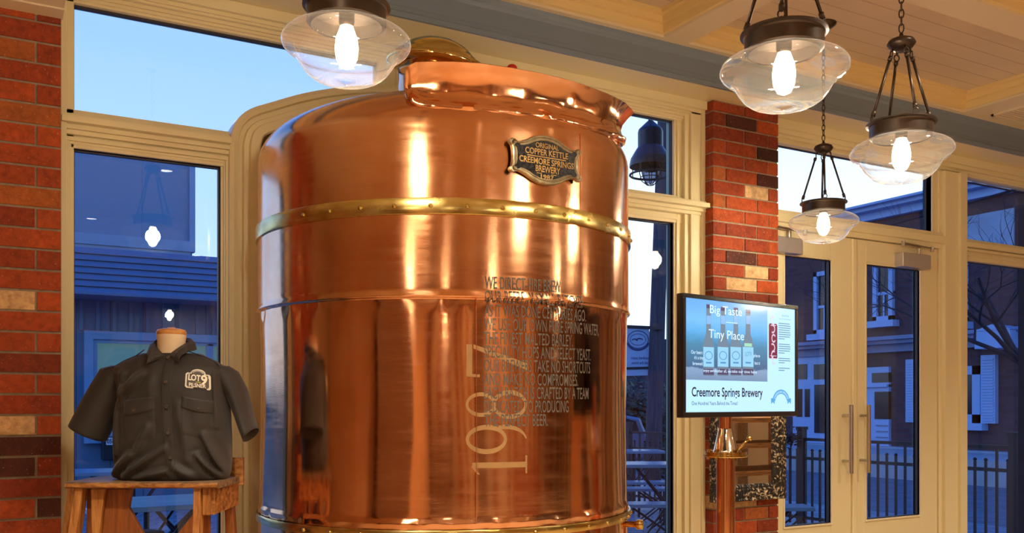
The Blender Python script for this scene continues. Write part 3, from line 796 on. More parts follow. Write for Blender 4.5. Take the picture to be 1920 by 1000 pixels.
# ------------------------------------------------------------------ pendant lamps
def pendant(x, y, zb, lab, group='clear glass schoolhouse pendants hanging from the ceiling', rot=0, light=True, zc=None):
    t = thing('pendant_lamp', lab, 'lamp', (x, y, zb), rot, group)
    zc = (ZR if zc is None else zc)-zb
    gp = [(0, .000), (.006, .0005), (.010, .006), (.022, .010), (.050, .008), (.078, .014), (.100, .028), (.116, .048), (.126, .066), (.134, .076), (.148, .084), (.160, .094), (.1655, .106), (.163, .118), (.150, .130), (.128, .141), (.105, .149), (.094, .155), (.092, .162)]
    for _ in range(2):
        q = [gp[0]]
        for a, b in zip(gp, gp[1:]): q += [(a[0]*.75+b[0]*.25, a[1]*.75+b[1]*.25), (a[0]*.25+b[0]*.75, a[1]*.25+b[1]*.75)]
        gp = q+[gp[-1]]
    inner = [(max(0, r-.0035), z+.0035) for r, z in gp][::-1]
    m = MB(); m.lathe([(max(r, .0004), z) for r, z in gp], seg=64)
    g = m.build('glass_globe', globeglass, t, smooth=True, local=True)
    m = MB(); m.lathe([(.090, .150), (.101, .158), (.101, .192), (.104, .196), (.112, .199), (.112, .203), (.102, .205), (.03, .208), (.0, .208)], seg=48)
    m.lathe([(.097, .158), (.097, .19), (.03, .192), (.0, .192)], seg=48)
    autosmooth(m.build('fitter_ring', bronze, t, local=True), 30)
    m = MB(); hz = .455
    for k in range(4):
        a = k*pi/2+.55; p1 = Vector((.097*cos(a), .097*sin(a), .225)); p2 = Vector((.037*cos(a), .037*sin(a), hz-.03))
        d = (p2-p1).normalized()
        m.tube([p1, p2], .0048, 8); m.tube([p1, p1+d*.018], .0075, 8); m.tube([p2-d*.014, p2], .0075, 8)
        for c, s in ((p1-d*.012, 1), (p2+d*.009, 1)):
            m.loop([c+Vector((-sin(a), cos(a), 0))*.009*cos(q)+UP*.011*sin(q) for q in [j*pi/5 for j in range(10)]], .0024, 5)
        m.tube([p1-d*.02, (p1.x, p1.y, .203)], .004, 6)
        m.tube([p2+d*.018, (.03*cos(a), .03*sin(a), hz-.004)], .004, 6)
    m.build('support_rods', bronze, t, smooth=True, local=True)
    m = MB(); m.lathe([(.0, hz-.012), (.020, hz-.010), (.038, hz+.002), (.046, hz+.014), (.040, hz+.026), (.022, hz+.034), (.008, hz+.038), (.006, hz+.048), (0, hz+.05)], seg=28)
    m.build('hub', bronze, t, smooth=True, local=True)
    m = MB(); z = hz+.055; k = 0
    while z < zc-.05:
        ax = Vector((1, 0, 0)) if k % 2 else Vector((0, 1, 0))
        m.loop([Vector((0, 0, z+.011))+ax*.0075*cos(q)+UP*.0155*(sin(q)) for q in [j*pi/6 for j in range(12)]], .0023, 5)
        z += .0245; k += 1
    m.build('chain', bronze, t, smooth=True, local=True)
    m = MB(); m.lathe([(.0, zc-.045), (.012, zc-.044), (.018, zc-.030), (.045, zc-.018), (.060, zc-.006), (.062, zc+.001), (.0, zc+.001)], seg=32)
    m.build('canopy', bronze, t, smooth=True, local=True)
    m = MB(); m.lathe([(.020, .192), (.020, .160), (.016, .150), (.0, .150)], seg=20); m.build('socket', bronze, t, smooth=True, local=True)
    m = MB(); m.lathe([(.014, .158), (.018, .145), (.027, .120), (.030, .095), (.027, .068), (.017, .048), (.0, .040)], seg=24)
    m.build('bulb', bulbm, t, smooth=True, local=True)
    if light:
        L = bpy.data.lights.new('bulb_light', 'POINT'); L.energy = BULB_W; L.color = WARM; L.shadow_soft_size = .038
        lo = bpy.data.objects.new('bulb_light', L); COL.objects.link(lo); lo.parent = t; lo.location = (0, 0, .035+.0)
        lo.location = (0, 0, .10)
    return t
P1 = atD(650, 160, 2.38); P2 = atD(1470, 208, 2.42); P3 = atD(1690, 345, 3.10); P4 = atD(1544, 458, 4.535)
pendant(P1.x, P1.y, P1.z, 'clear glass pendant lamp hanging in front of the top of the copper kettle', rot=.2)
pendant(P2.x, P2.y, P2.z, 'clear glass pendant lamp hanging in front of the top of the brick pillar', rot=.15)
pendant(P3.x, P3.y, P3.z, 'clear glass pendant lamp hanging nearest the sidelight, furthest to the right', rot=.55)
pendant(P4.x, P4.y, P4.z, 'smallest looking clear glass pendant lamp, hanging just before the double doors', rot=.25)
for (x, y) in ((-1.3, .2), (-.9, -2.4), (1.6, -1.9), (4.3, -.4), (6.6, .6)):
    pendant(x, y, 2.07, 'clear glass pendant lamp hanging behind the viewer, seen only mirrored in the copper', 'pendants mirrored in the copper')

# ------------------------------------------------------------------ television on a copper pipe stand
TD0, TD1 = 3.18, 3.62
def camP(px, py, D): return atD(px, py, D)
tl = atD(1279, 549, TD0); bl = atD(1281, 784, TD0); tr = atD(1494.5, 573, TD1)
TW = sqrt((tr.x-tl.x)**2+(tr.y-tl.y)**2); TH = tl.z-bl.z
ux = Vector((tr.x-tl.x, tr.y-tl.y, 0)).normalized(); nf = Vector((ux.y, -ux.x, 0))   # nf points to the room
if nf.dot(FW) > 0: nf = -nf
tvc = Vector((bl.x, bl.y, bl.z))
def tv(u, v, w=0): return tvc+ux*(u*TW)+UP*(v*TH)+nf*w
blackpl = paint('black_plastic', (.008, .008, .01), .18, .1, 10, .02)
tvr = thing('television', 'flat television showing a brewery slide, on the copper pipe stand', 'television', tuple(tv(.5, 0)))
m = MB(); m.pbox(tv(0, 0, -.03), ux*TW, UP*TH, nf*.025)
m.pbox(tv(0, 0, -.005), ux*TW, UP*TH*.045, nf*.006); m.pbox(tv(0, .965, -.005), ux*TW, UP*TH*.035, nf*.006)
m.pbox(tv(0, .045, -.005), ux*TW*.022, UP*TH*.92, nf*.006); m.pbox(tv(.978, .045, -.005), ux*TW*.022, UP*TH*.92, nf*.006)
m.pbox(tv(.25, .2, -.06), ux*TW*.5, UP*TH*.5, nf*.03)
m.build('housing', blackpl, tvr, bevel=.002)
EM = 1.0
def sm(name, mat, w, items, parent=None):
    m = MB()
    for it in items: it(m)
    return m.build(name, mat, parent or scr, fix=False)
def rect(u0, u1, v0, v1, w): return lambda m: m.bm.faces.new([m.bm.verts.new(sv(a, b, w)) for a, b in ((u0, v0), (u1, v0), (u1, v1), (u0, v1))])
def sv(u, v, w=0): return tv(.022+u*.956, .045+v*.92, -.0045+w)
def pol(pts, w): return lambda m: m.bm.faces.new([m.bm.verts.new(sv(a, b, w)) for a, b in pts])
scr_mat = NT('screen_background'); scr_mat.set(Base_Color=(.01, .01, .01, 1), Roughness=.12)
scr_mat.b.inputs['Emission Color'].default_value = (.42, .70, .98, 1); scr_mat.b.inputs['Emission Strength'].default_value = .95
m = MB(); m.pbox(sv(0, 0, -.002), ux*TW*.956, UP*TH*.92, nf*.002); scr = m.build('screen', scr_mat.m, tvr)
# photo area: sky over landscape over wooden rail
def landscape():
    a = NT('slide_landscape'); a.set(Base_Color=(.01, .01, .01, 1), Roughness=.12)
    g = a.n('ShaderNodeTexCoord').outputs['Generated']; s = a.n('ShaderNodeSeparateXYZ', {0: g})
    n = a.n('ShaderNodeTexNoise', {'Vector': a.n('ShaderNodeMapping', {0: g, 3: (3, 3, 14)}).outputs[0], 'Scale': 3.0, 'Detail': 6})
    ad = a.n('ShaderNodeMath', {0: n.outputs[0], 1: .10, 2: s.outputs['Z']}, operation='MULTIPLY_ADD')
    col = a.ramp(ad.outputs[0], [(.0, (.13, .22, .36)), (.19, (.20, .32, .50)), (.21, (.05, .12, .24)), (.36, (.05, .17, .30)), (.50, (.06, .22, .38)), (.58, (.07, .30, .56)), (.66, (.10, .38, .72)), (.80, (.16, .46, .82)), (1, (.13, .38, .76))])
    a.l(col, a.b.inputs['Emission Color']); a.b.inputs['Emission Strength'].default_value = .9; return a.m
def sx(px): # photo column -> u of the screen (perspective aware)
    d = ray(px, 650); p = C0+d*((tvc-C0).dot(nf)/d.dot(nf)); return ((p-tvc).dot(ux)/TW-.022)/.956
def svy(px, py):
    d = ray(px, py); p = C0+d*((tvc-C0).dot(nf)/d.dot(nf)); return ((p-tvc).z/TH-.045)/.92
IX1, IY0 = sx(1440.5), svy(1360, 714)
sm('slide_picture', landscape(), .0006, [rect(0, IX1, IY0, 1, .0006)])
botg = flat_emit('bottle_glass_image', (.13, .20, .28), .9); botd = flat_emit('bottle_base_image', (.06, .05, .12), .9)
lab = flat_emit('bottle_label_image', (.25, .55, .78), .9); labd = flat_emit('label_art_image', (.06, .25, .50), .9); neckl = flat_emit('neck_label_image', (.20, .42, .75), .9)
B = [(1330, 1318, 1342), (1357, 1345, 1369), (1381, 1369, 1393), (1404, 1392, 1416)]
G = []; D = []; Lb = []; La = []; Nk = []; bt = []
for i, (c, l, r) in enumerate(B):
    yt = [571, 576, 577, 581][i]; U = lambda px: sx(px)
    hw = (sx(r)-sx(l))/2*.86; cu = (sx(l)+sx(r))/2; nw = hw*.40
    vt_ = svy(c, yt); vb_ = svy(c, 705); vs = svy(c, 648); vl = svy(c, 629)
    G.append(pol([(cu-hw, vb_+.01), (cu-hw*.9, vb_), (cu+hw*.9, vb_), (cu+hw, vb_+.01), (cu+hw, vs), (cu+hw*.8, vs+.05), (cu+nw*1.1, vs+.11), (cu+nw, vt_-.02), (cu+nw, vt_), (cu-nw, vt_), (cu-nw, vt_-.02), (cu-nw*1.1, vs+.11), (cu-hw*.8, vs+.05), (cu-hw, vs)], .0010))
    D.append(rect(cu-hw*.96, cu+hw*.96, vb_+.01, svy(c, 692), .0013)); D.append(rect(cu-nw, cu+nw, vt_-.035, vt_, .0013))
    Lb.append(rect(cu-hw*.97, cu+hw*.97, svy(c, 688), svy(c, 649)-.01, .0014))
    Nk.append(rect(cu-nw*.95, cu+nw*.95, svy(c, 608), svy(c, 592), .0014))
    def oval(cu=cu, hw=hw, c=c):
        def f(m):
            for rr, w_ in ((.72, .12),):
                pr = None
                for k in range(25):
                    a = 2*pi*k/24; p = []
                    for q in (rr, rr-w_): p.append(m.bm.verts.new(sv(cu+hw*q*cos(a), svy(c, 667)+.055*q*sin(a), .0017)))
                    if pr: m.bm.faces.new([pr[0], p[0], p[1], pr[1]])
                    pr = p
        return f
    if i < 3: La.append(oval())
    La.append(rect(cu-hw*.5, cu+hw*.5, svy(c, 682), svy(c, 679), .0017))
for nm_, mt_, ls_ in (('bottle_picture', botg, G), ('bottle_dark_area', botd, D), ('bottle_label', lab, Lb), ('neck_label', neckl, Nk)):
    for it_ in ls_: sm(nm_, mt_, 0, [it_])
cu4 = (sx(1392)+sx(1416))/2
La.append(lambda m: text_fit(m, 'LOT9', cu4-.03, cu4+.03, svy(1404, 668), .04, lambda u, v: sv(u, v, .0018)))
for it_ in La: sm('label_art', labd, 0, [it_])
sm('lime_cap', flat_emit('lime_image', (.30, .62, .45), .9), 0, [rect(cu4-.035, cu4+.035, svy(1404, 650), svy(1404, 644), .0015)])
wt = flat_emit('white_slide_text', (.62, .82, 1.0), .95)
def T(s, px0, px1, py, h, mat_items, w=.0022, bold=0):
    u0, u1, v = sx(px0), sx(px1), svy((px0+px1)/2, py)
    mat_items.append(lambda m: text_fit(m, s, u0, u1, v, h, lambda a, b: sv(a, b, w), bold=bold))
tt = []
T('Big Taste', 1332, 1392, 590, .075, tt); T('Tiny Place', 1330, 1396, 636, .08, tt)
T('Our beers', 1297, 1318, 664, .032, tt); T("it's a tiny", 1303, 1320, 674, .03, tt); T('brewed', 1300, 1318, 685, .03, tt)
T('place', 1414, 1426, 670, .03, tt); T('but it', 1416, 1426, 684, .03, tt); T('enjoy awhile', 1320, 1345, 698, .028, tt); T('after all, we', 1346, 1372, 699, .028, tt); T('take our time here', 1373, 1420, 700, .028, tt)
tt.append(rect(sx(1362), sx(1384), svy(1373, 606), svy(1373, 605), .0022))
for it_ in tt: sm('slide_text', wt, 0, [it_])
ink = flat_emit('black_slide_text', (.006, .012, .03), .9)
tt = []
T('Creemore Springs Brewery', 1298, 1431, 744, .082, tt, bold=.018); T('One Hundred Years Behind the Times!', 1298, 1384, 760, .034, tt)
sm('headline', ink, 0, tt)
tt = []; u0, u1 = sx(1461), sx(1483)
g1 = flat_emit('grey_slide_text', (.09, .20, .34), .9)
T('Beyond Oak', 1467, 1480, 594, .018, tt); T('A new seasonal beer', 1462, 1484, 600, .012, tt)
yy = 608
for k, n_ in enumerate([8, 0, 5, 0, 3, 0, 2]):
    for j in range(n_):
        e = u1 if (j % 3) else u0+(u1-u0)*.95
        if j == n_-1: e = u0+(u1-u0)*.5
        v = svy(1472, yy); tt.append(rect(u0, e, v, v+.0075, .002)); yy += 4.1
    if n_ == 0: yy += 6
sm('body_copy', g1, 0, tt)
# can of cherry coloured beer on the slide
cu, hw = (sx(1443)+sx(1459))/2, (sx(1459)-sx(1443))/2; vt_, vb_ = svy(1451, 607), svy(1451, 674)
sm('can_picture', flat_emit('can_image', (.16, .008, .045), .9), 0, [pol([(cu-hw*.8, vb_), (cu+hw*.8, vb_), (cu+hw, vb_+.02), (cu+hw, vt_-.02), (cu+hw*.8, vt_), (cu-hw*.8, vt_), (cu-hw, vt_-.02), (cu-hw, vb_+.02)], .001)])
tt = []
def squig(m):
    for (dx, dy, a0, a1, r) in ((0, .20, 60, 300, .5), (-.1, .12, -120, 90, .45), (.1, .03, 30, 330, .42), (-.15, -.06, -100, 120, .5), (.1, -.13, 60, 250, .5), (.1, -.18, 100, 330, .35)):
        pr = None
        for k in range(13):
            a = radians(a0+(a1-a0)*k/12); c = (cu+dx*hw+hw*r*cos(a), (vt_+vb_)/2+dy+.035*sin(a)); p = [m.bm.verts.new(sv(c[0]+hw*.09*cos(a)*s, c[1]+.008*sin(a)*s, .0016)) for s in (-1, 1)]
            if pr: m.bm.faces.new([pr[0], p[0], p[1], pr[1]])
            pr = p
tt.append(squig); tt.append(rect(cu-hw*.8, cu+hw*.8, vb_+.0, vb_+.010, .0016)); tt.append(rect(cu-hw*.75, cu+hw*.75, vb_+.030, vb_+.036, .0016)); tt.append(rect(cu-hw*.6, cu+hw*.6, vt_-.022, vt_-.014, .0016))
sm('can_artwork', flat_emit('can_artwork_image', (.62, .52, .66), .9), 0, tt)
# arched ribbon emblem
tt = []
cx, cv = sx(1466), svy(1466, 756)
def arcb(m):
    pr = None
    for k in range(25):
        a = radians(12+156*k/24); p = [m.bm.verts.new(sv(cx+r*.088*cos(a), cv+r*.13*sin(a), .001)) for r in (1, .68)]
        if pr: m.bm.faces.new([pr[0], p[0], p[1], pr[1]])
        pr = p
tt.append(arcb)
for s in (-1, 1): tt.append(pol([(cx+s*.100, cv+.045), (cx+s*.060, cv+.045), (cx+s*.066, cv-.01), (cx+s*.083, cv+.01), (cx+s*.098, cv-.012)][::s], .0012))
sm('ribbon_emblem', flat_emit('emblem_image', (.07, .33, .66), .9), 0, tt)
tt = []
vf = text2d('CREEMORE SPRINGS', 1); a_ = min(v.x for v in vf[0]); b_ = max(v.x for v in vf[0])
def bent(v):
    t = (v.x-a_)/(b_-a_); a = radians(158-136*t); r = .76+v.y*.20; return sv(cx+r*.088*cos(a), cv+r*.13*sin(a), .0018)
sm('emblem_letters', flat_emit('emblem_letters_image', (.55, .80, 1.0), .95), 0, [lambda m: put2d(m, vf, bent)])
# stand
sc_ = atD(1360.5, 780, 3.44); SX, SY = sc_.x, sc_.y
st = thing('pipe_stand', 'upright copper pipe stand carrying the television in front of the brick pillar', 'stand', (SX, SY, 0))
zfl = atD(1360, 852, 3.44).z
m = MB(); m.lathe([(.0345, .03), (.0345, zfl-.008)], (SX, SY, 0), 48); m.build('copper_pipe', copperpipe, st, smooth=True)
m = MB(); m.lathe([(.0, 0), (.2, 0), (.2, .012), (.05, .03), (.0345, .05)], (SX, SY, 0), 48); m.build('foot_plate', brass, st, smooth=False)
m = MB(); m.lathe([(.034, zfl-.010), (.078, zfl-.010), (.080, zfl-.007), (.080, zfl-.001), (.076, zfl), (.076, zfl+.003), (.078, zfl+.004), (.078, zfl+.009), (.03, zfl+.010)], (SX, SY, 0), 48)
fl = autosmooth(m.build('flange', brassp, st), 30)
for k in range(6):
    a = k*pi/3+.3; m = MB(); m.lathe([(0, -.020), (.009, -.020), (.009, -.009), (.0055, -.009), (.0055, .012), (.009, .012), (.009, .018), (0, .018)], (SX+.062*cos(a), SY+.062*sin(a), zfl), 6); m.build('bolt', brassp, fl)
zc0 = atD(1360, 845, 3.44).z; zc1 = atD(1360, 806, 3.44).z
m = MB(); m.lathe([(.046, zfl+.009), (.046, zfl+.014), (.043, zfl+.016), (.027, zc1), (.025, zc1+.004)], (SX, SY, 0), 40); m.build('reducer', chrome, st, smooth=True)
m = MB(); m.lathe([(.0235, zc1), (.0235, tvc.z+.12)], (SX, SY, 0), 32); m.build('upper_pipe', copperpipe, st, smooth=True)
m = MB(); p0 = Vector((SX, SY, zfl+.012))-FW*.04+RT*.028; p1 = p0+RT*.046+UP*.044
m.tube([p0, p1], .005, 10); m.lathe([(0, 0), (.009, 0), (.011, .006), (.009, .012), (0, .013)], p1, 12, (p1-p0).to_track_quat('Z', 'Y').to_matrix()); m.build('valve_lever', brassp, st, smooth=True)
m = MB(); m.pbox(tv(.30, .25, -.062)-nf*.02, ux*.16, UP*.12, nf*.022); m.tube([Vector((SX, SY, tvc.z+.11)), tv(.4, .35, -.07)], .015, 10); m.build('bracket', blackpl, st)

# ------------------------------------------------------------------ mirror with embossed metal frame
MY = YP-.054; MX0 = 3.299; MX1 = 3.805; MZ0 = .783; MZ1 = 1.42
mir = thing('wall_mirror', 'wall mirror in a peeling black and cream embossed metal frame, hung on the brick pillar', 'mirror', ((MX0+MX1)/2, YP, MZ0))
def tin():
    a = NT('peeling_black_tin'); a.set(Roughness=.42)
    f = a.n('ShaderNodeMath', {0: a.noise(16, 8, rough=.75, dist=.6), 1: a.noise(75, 3), 2: 0}, operation='ADD')
    f2 = a.n('ShaderNodeMath', {0: f.outputs[0], 1: .5}, operation='MULTIPLY')
    a.l(a.ramp(f2.outputs[0], [(.52, (.010, .010, .012)), (.545, (.30, .22, .12)), (.60, (.62, .53, .36))]), a.b.inputs['Base Color'])
    w = a.n('ShaderNodeTexWave', {'Vector': a.n('ShaderNodeTexCoord').outputs['Object'], 'Scale': 14, 'Distortion': 14, 'Detail': 2})
    a.bump(w.outputs[0], .7, .004); return a.m
tinm = tin(); fw = .088
def bar(m, pts_out, pts_in):
    pass
m = MB()
ox = [(MX0, MZ0), (MX1, MZ0), (MX1, MZ1), (MX0, MZ1)]
def rr(d, y): return [(MX0+d, y, MZ0+d), (MX1-d, y, MZ0+d), (MX1-d, y, MZ1-d), (MX0+d, y, MZ1-d)]
m.rings([rr(0, YP-.001), rr(0, MY+.004), rr(.004, MY), rr(.012, MY+.002), rr(.016, MY+.006), rr(.024, MY+.002), rr(.060, MY+.004), rr(.066, MY+.009), rr(.074, MY+.006), rr(fw, MY+.018), rr(fw, YP-.001)], True, False)
m.build('frame', tinm, mir)
mm_ = NT('mirror_silver'); mm_.set(Metallic=1, Roughness=.015, Base_Color=(.86, .88, .9, 1))
MB().box(MX0+fw-.004, MX1-fw+.004, MY+.024, YP-.002, MZ0+fw-.004, MZ1-fw+.004).build('mirror_glass', mm_.m, mir)

# ------------------------------------------------------------------ wooden stool with shirt bust (axes: u right, f away, z up)
BD = 3.07; BK = BD/FPX
BO = Vector((RT*((320-960)*BK))+FW*BD); ZTOP = EYE-(899-HY)*BK
def L(u, f, z): return BO+RT*u+FW*f+UP*z
def pu(px): return (px-320)*BK
def pz(py): return EYE-(py-HY)*BK
stl = thing('wooden_stool', 'worn orange wooden work stool carrying the shirt display by the left window', 'stool', tuple(L(0, 0, 0)))
def sp_(px, py, D): return atD(px, py, D)
z1 = ZTOP; z0 = ZTOP-.021
fl_, fr_ = sp_(122, 905, 2.95), sp_(408, 905, 2.95); br_ = sp_(454, 892, 3.22); bl_ = sp_(190, 892, 3.22)
def zset(p, z): return Vector((p.x, p.y, z))
m = MB()
# plank with slightly ragged front edge
N = 40; R = []
for i in range(N+1):
    t = i/N; f = zset(fl_.lerp(fr_, t), 0)+FW*(.003*noise.noise(Vector((t*9, 1, 0)))); b = zset(bl_.lerp(br_, t), 0)
    e = .003*noise.noise(Vector((t*14, 4, 0))); e2 = .006*max(0, noise.noise(Vector((t*6, 8, 0))))
    R.append([zset(f, z1-.002+e), zset(f+FW*.004, z1), zset(b, z1), zset(b, z0), zset(f+FW*.012, z0), zset(f+FW*e2, z0+.004)])
m.rings(R, True, True); tp = m.build('top_board', woodt, stl)
m = MB(); m.rings([[zset(fl_.lerp(fr_, i/N)-FW*.0015, z1-.003-.001*(i % 3)), zset(fl_.lerp(fr_, i/N)-FW*.003, z1-.006), zset(fl_.lerp(fr_, i/N)-FW*.003, z0+.006+.004*noise.noise(Vector((i*.3, 3, 1)))), zset(fl_.lerp(fr_, i/N)+FW*.003, z0+.002)] for i in range(N+1)], True, True)
m.build('front_edging', woodx, tp)
def leg(pxa, pya, pxb, pyb, D, Db, w, d, mat=woodz, name='leg'):
    a = sp_(pxa, pya, D); b = sp_(pxb, pyb, Db); t = (0-b.z)/(b.z-a.z); c = b+(b-a)*t
    m = MB(); m.beam(zset(a, z0), c, w, d, RT); return m.build(name, mat, stl, bevel=.002)
leg(153, 918, 141, 1000, 2.985, 2.97, .026, .045); leg(138, 918, 129, 985, 3.10, 3.12, .022, .035)
leg(373, 918, 371, 1000, 2.985, 2.97, .022, .040); leg(428, 945, 432, 1000, 3.16, 3.17, .028, .035, woodr)
m = MB(); a, b = sp_(392, 917, 2.99), sp_(438, 905, 3.20); m.prism([zset(a, z0), zset(b, z0), zset(b, z0-.078), zset(a, z0-.088)], RT*.018); m.build('side_apron', woodx, stl, bevel=.002)
m = MB(); a = sp_(379, 918, 2.975); m.pbox(zset(a, z0-.088), RT*.025, FW*.03, UP*.088); m.build('corner_block', woodz, stl, bevel=.003)
def board(pts, D, th, name, mat):
    m = MB(); m.prism([sp_(x, y, D) for x, y in pts], FW*th); return m.build(name, mat, stl, bevel=.002)
zb_ = 757+ (EYE-.0)*FPX/3.02
board([(163, 917), (247, 917), (241, 952), (270, 1005), (330, 1060), (300, zb_), (150, zb_)], 3.02, .02, 'end_board', woodr)
board([(370, 950), (368, 956), (334, 1000), (300, 1045), (330, zb_), (392, zb_), (392, 950)], 3.05, .02, 'end_board', woodr)
board([(170, 917), (196, 917), (186, 1000), (180, zb_), (166, zb_), (172, 1000)], 2.99, .02, 'brace', woodz)
m = MB(); a = sp_(428, 900, 3.19); b = sp_(455, 892, 3.19); m.pbox(zset(a, z1-.03), RT*(b-a).dot(RT)+RT*.0, FW*.022, UP*.095); m.build('back_board', woodx, stl, bevel=.002)
m = MB(); m.pbox(zset(L(-.26, -.06, 0), .70), RT*.44, FW*.16, UP*.02); m.build('shelf', woodx, stl, bevel=.002)
m = MB(); m.rings([[L(pu(265)+x*sc, .02+y*sc*.8, z) for x, y in [(.07*cos(q)*(1 if abs(cos(q)) > .5 else 1.1), .07*sin(q)) for q in [k*pi/8 for k in range(16)]]] for z, sc in ((.721, .95), (.74, 1.05), (.80, 1.05), (.86, 1.0), (.872, .92), (.876, .6))], True, True)
tag(m.build('black_pouch', paint('black_canvas', (.012, .012, .016), .7), smooth=True), 'black cloth pouch on the lower shelf of the wooden stool', 'bag')

# bust form and shirt
bust = thing('bust_form', 'cream bust form with a wooden neck cap, wearing the dark work shirt', 'mannequin', tuple(L(0, 0, ZTOP)))
m = MB(); c = L(pu(319.5), .01, 0)
m.lathe([(.062, pz(690)), (.050, pz(668)), (.0455, pz(650)), (.045, pz(638)), (.0475, pz(629)), (.046, pz(626)), (.0, pz(625))], c, 40)
m.build('neck_form', paint('cream_linen', (.74, .60, .42), .6, .04, 20, .08), bust, smooth=True)
m = MB(); m.lathe([(.044, pz(630)), (.0475, pz(627.5)), (.048, pz(623)), (.044, pz(618.5)), (.030, pz(616.5)), (.014, pz(616)), (.012, pz(614)), (.0, pz(613.5))], c, 40)
m.build('neck_cap', woodcap, bust, smooth=True)
def cloth():
    a = NT('charcoal_twill'); a.set(Roughness=.62); a.b.inputs['Sheen Weight'].default_value = .12; a.b.inputs['Specular IOR Level'].default_value = .35
    a.l(a.ramp(a.noise(5), [(.3, (.022, .020, .020)), (.7, (.032, .029, .029))]), a.b.inputs['Base Color'])
    w = a.n('ShaderNodeTexWave', {'Vector': a.n('ShaderNodeTexCoord').outputs['Object'], 'Scale': 260, 'Distortion': .5}, bands_direction='DIAGONAL')
    a.bump(w.outputs[0], .12, .001); return a.m
twill = cloth()
shirt = thing('work_shirt', 'dark charcoal short sleeved work shirt with a brewery patch, worn by the bust form', 'shirt', tuple(L(0, 0, ZTOP)))
FOLDS = [((215, 893), (262, 850), .010, 7), ((245, 890), (330, 838), .007, 6), ((258, 872), (300, 800), .006, 7), ((398, 815), (428, 888), .012, 6), ((385, 850), (420, 893), .010, 5), ((355, 760), (372, 860), .004, 9), ((240, 742), (285, 702), .010, 8), ((232, 755), (228, 850), .006, 7), ((246, 700), (243, 760), .006, 7), ((413, 700), (418, 800), .006, 5), ((300, 690), (305, 740), .003, 10), ((342, 870), (372, 892), .006, 7), ((270, 895), (330, 880), .006, 6)]
def seg_d(p, a, b):
    ax, ay = a; bx, by = b; vx, vy = bx-ax, by-ay; t = max(0, min(1, ((p[0]-ax)*vx+(p[1]-ay)*vy)/(vx*vx+vy*vy)))
    return sqrt((p[0]-ax-t*vx)**2+(p[1]-ay-t*vy)**2), t
def fold(px, py):
    s = 0
    for a, b, amp, w in FOLDS:
        d, t = seg_d((px, py), a, b); s += 2.3*amp*(math.exp(-(d/w)**2)-.5*math.exp(-((d-w*1.6)/w)**2))*(.4+.6*sin(pi*min(1, max(0, t))*.8+.3))
    return s+.0016*noise.noise(Vector((px*.04, py*.03, 0)))
SECT = [(899, 222, 420, .085), (895, 216, 425, .098), (885, 214, 428, .106), (860, 214, 430, .112), (820, 214, 429, .118), (780, 217, 427, .124), (745, 222, 424, .126), (720, 219, 424, .122), (703, 212, 426, .112), (690, 214, 420, .096), (679, 228, 405, .080), (669, 250, 385, .066), (663, 266, 372, .062), (662, 268, 370, .060)]
def sect(y):
    for a, b in zip(SECT, SECT[1:]):
        if b[0] <= y <= a[0]:
            t = (a[0]-y)/(a[0]-b[0]); t2 = t
            return [a[i]+(b[i]-a[i])*t2 for i in range(4)]
    return SECT[-1]
m = MB(); R = []; NS = 128
ys = [899-k*2.2 for k in range(int((899-662)/2.2)+1)]
for y in ys:
    _, l, r, d = sect(y); cx = (l+r)/2; hw = (r-l)/2
    ring_ = []
    for k in range(NS):
        a = 2*pi*k/NS; ca, sa = cos(a), sin(a); n_ = 2.5
        q = (abs(ca)**n_+abs(sa)**n_)**(-1/n_)
        px = cx+hw*q*ca; f = d*q*sa
        if sa < 0:
            g = fold(px, y)*min(1, -sa*3)
            f -= g
            dx = abs(px-(325+(y-675)*.036))
        # shoulders slope: drop towards the back a little
        ring_.append(L(pu(px), f+.015, pz(y)))
    R.append(ring_)
m.rings(R, True, True)
torso_bm = m.bm.copy()
torso = m.build('shirt_body', twill, shirt, smooth=True)
bv = BVHTree.FromBMesh(torso_bm)
def drop(px, py, off=.0):
    o = L(pu(px), -.6, pz(py)); h = bv.ray_cast(o, FW)
    if h[0] is None: return L(pu(px), -.05-off, pz(py))
    return h[0]-FW*off
def panel(m, cs, off=.003, n=14, sag=None):
    """sheet over the torso between four photo corners (tl,tr,br,bl)"""
    tl_, tr_, br2, bl2 = cs; V = []
    for j in range(n+1):
        row = []
        for i in range(n+1):
            s, t = i/n, j/n
            x = (tl_[0]*(1-s)+tr_[0]*s)*(1-t)+(bl2[0]*(1-s)+br2[0]*s)*t; y = (tl_[1]*(1-s)+tr_[1]*s)*(1-t)+(bl2[1]*(1-s)+br2[1]*s)*t
            if sag: x, y = sag(x, y, s, t)
            e = off if 0 < i < n and 0 < j < n else .0
            row.append(m.bm.verts.new(drop(x, y, e)))
        V.append(row)
    for j in range(n):
        for i in range(n): m.bm.faces.new([V[j][i], V[j][i+1], V[j+1][i+1], V[j+1][i]])
m = MB(); panel(m, [(252, 757), (313, 751), (314, 818), (257, 832)], .0035); pk1 = m.build('chest_pocket', twill, shirt, smooth=True)
m = MB(); panel(m, [(250, 751), (314, 744), (313, 769), (253, 780)], .008, 12, lambda x, y, s, t: (x, y+(2.5*sin(pi*s)*t))); m.build('pocket_flap', twill, pk1, smooth=True)
m = MB(); panel(m, [(362, 752), (411, 762), (402, 824), (361, 812)], .0035); pk2 = m.build('chest_pocket', twill, shirt, smooth=True)
m = MB(); panel(m, [(361, 742), (413, 752), (410, 776), (361, 764)], .008, 12, lambda x, y, s, t: (x, y+(3*sin(pi*s)*t))); m.build('pocket_flap', twill, pk2, smooth=True)
m = MB(); panel(m, [(325, 672), (341, 672), (349, 897), (332, 897)], .0045, 40); m.build('placket', twill, shirt, smooth=True)
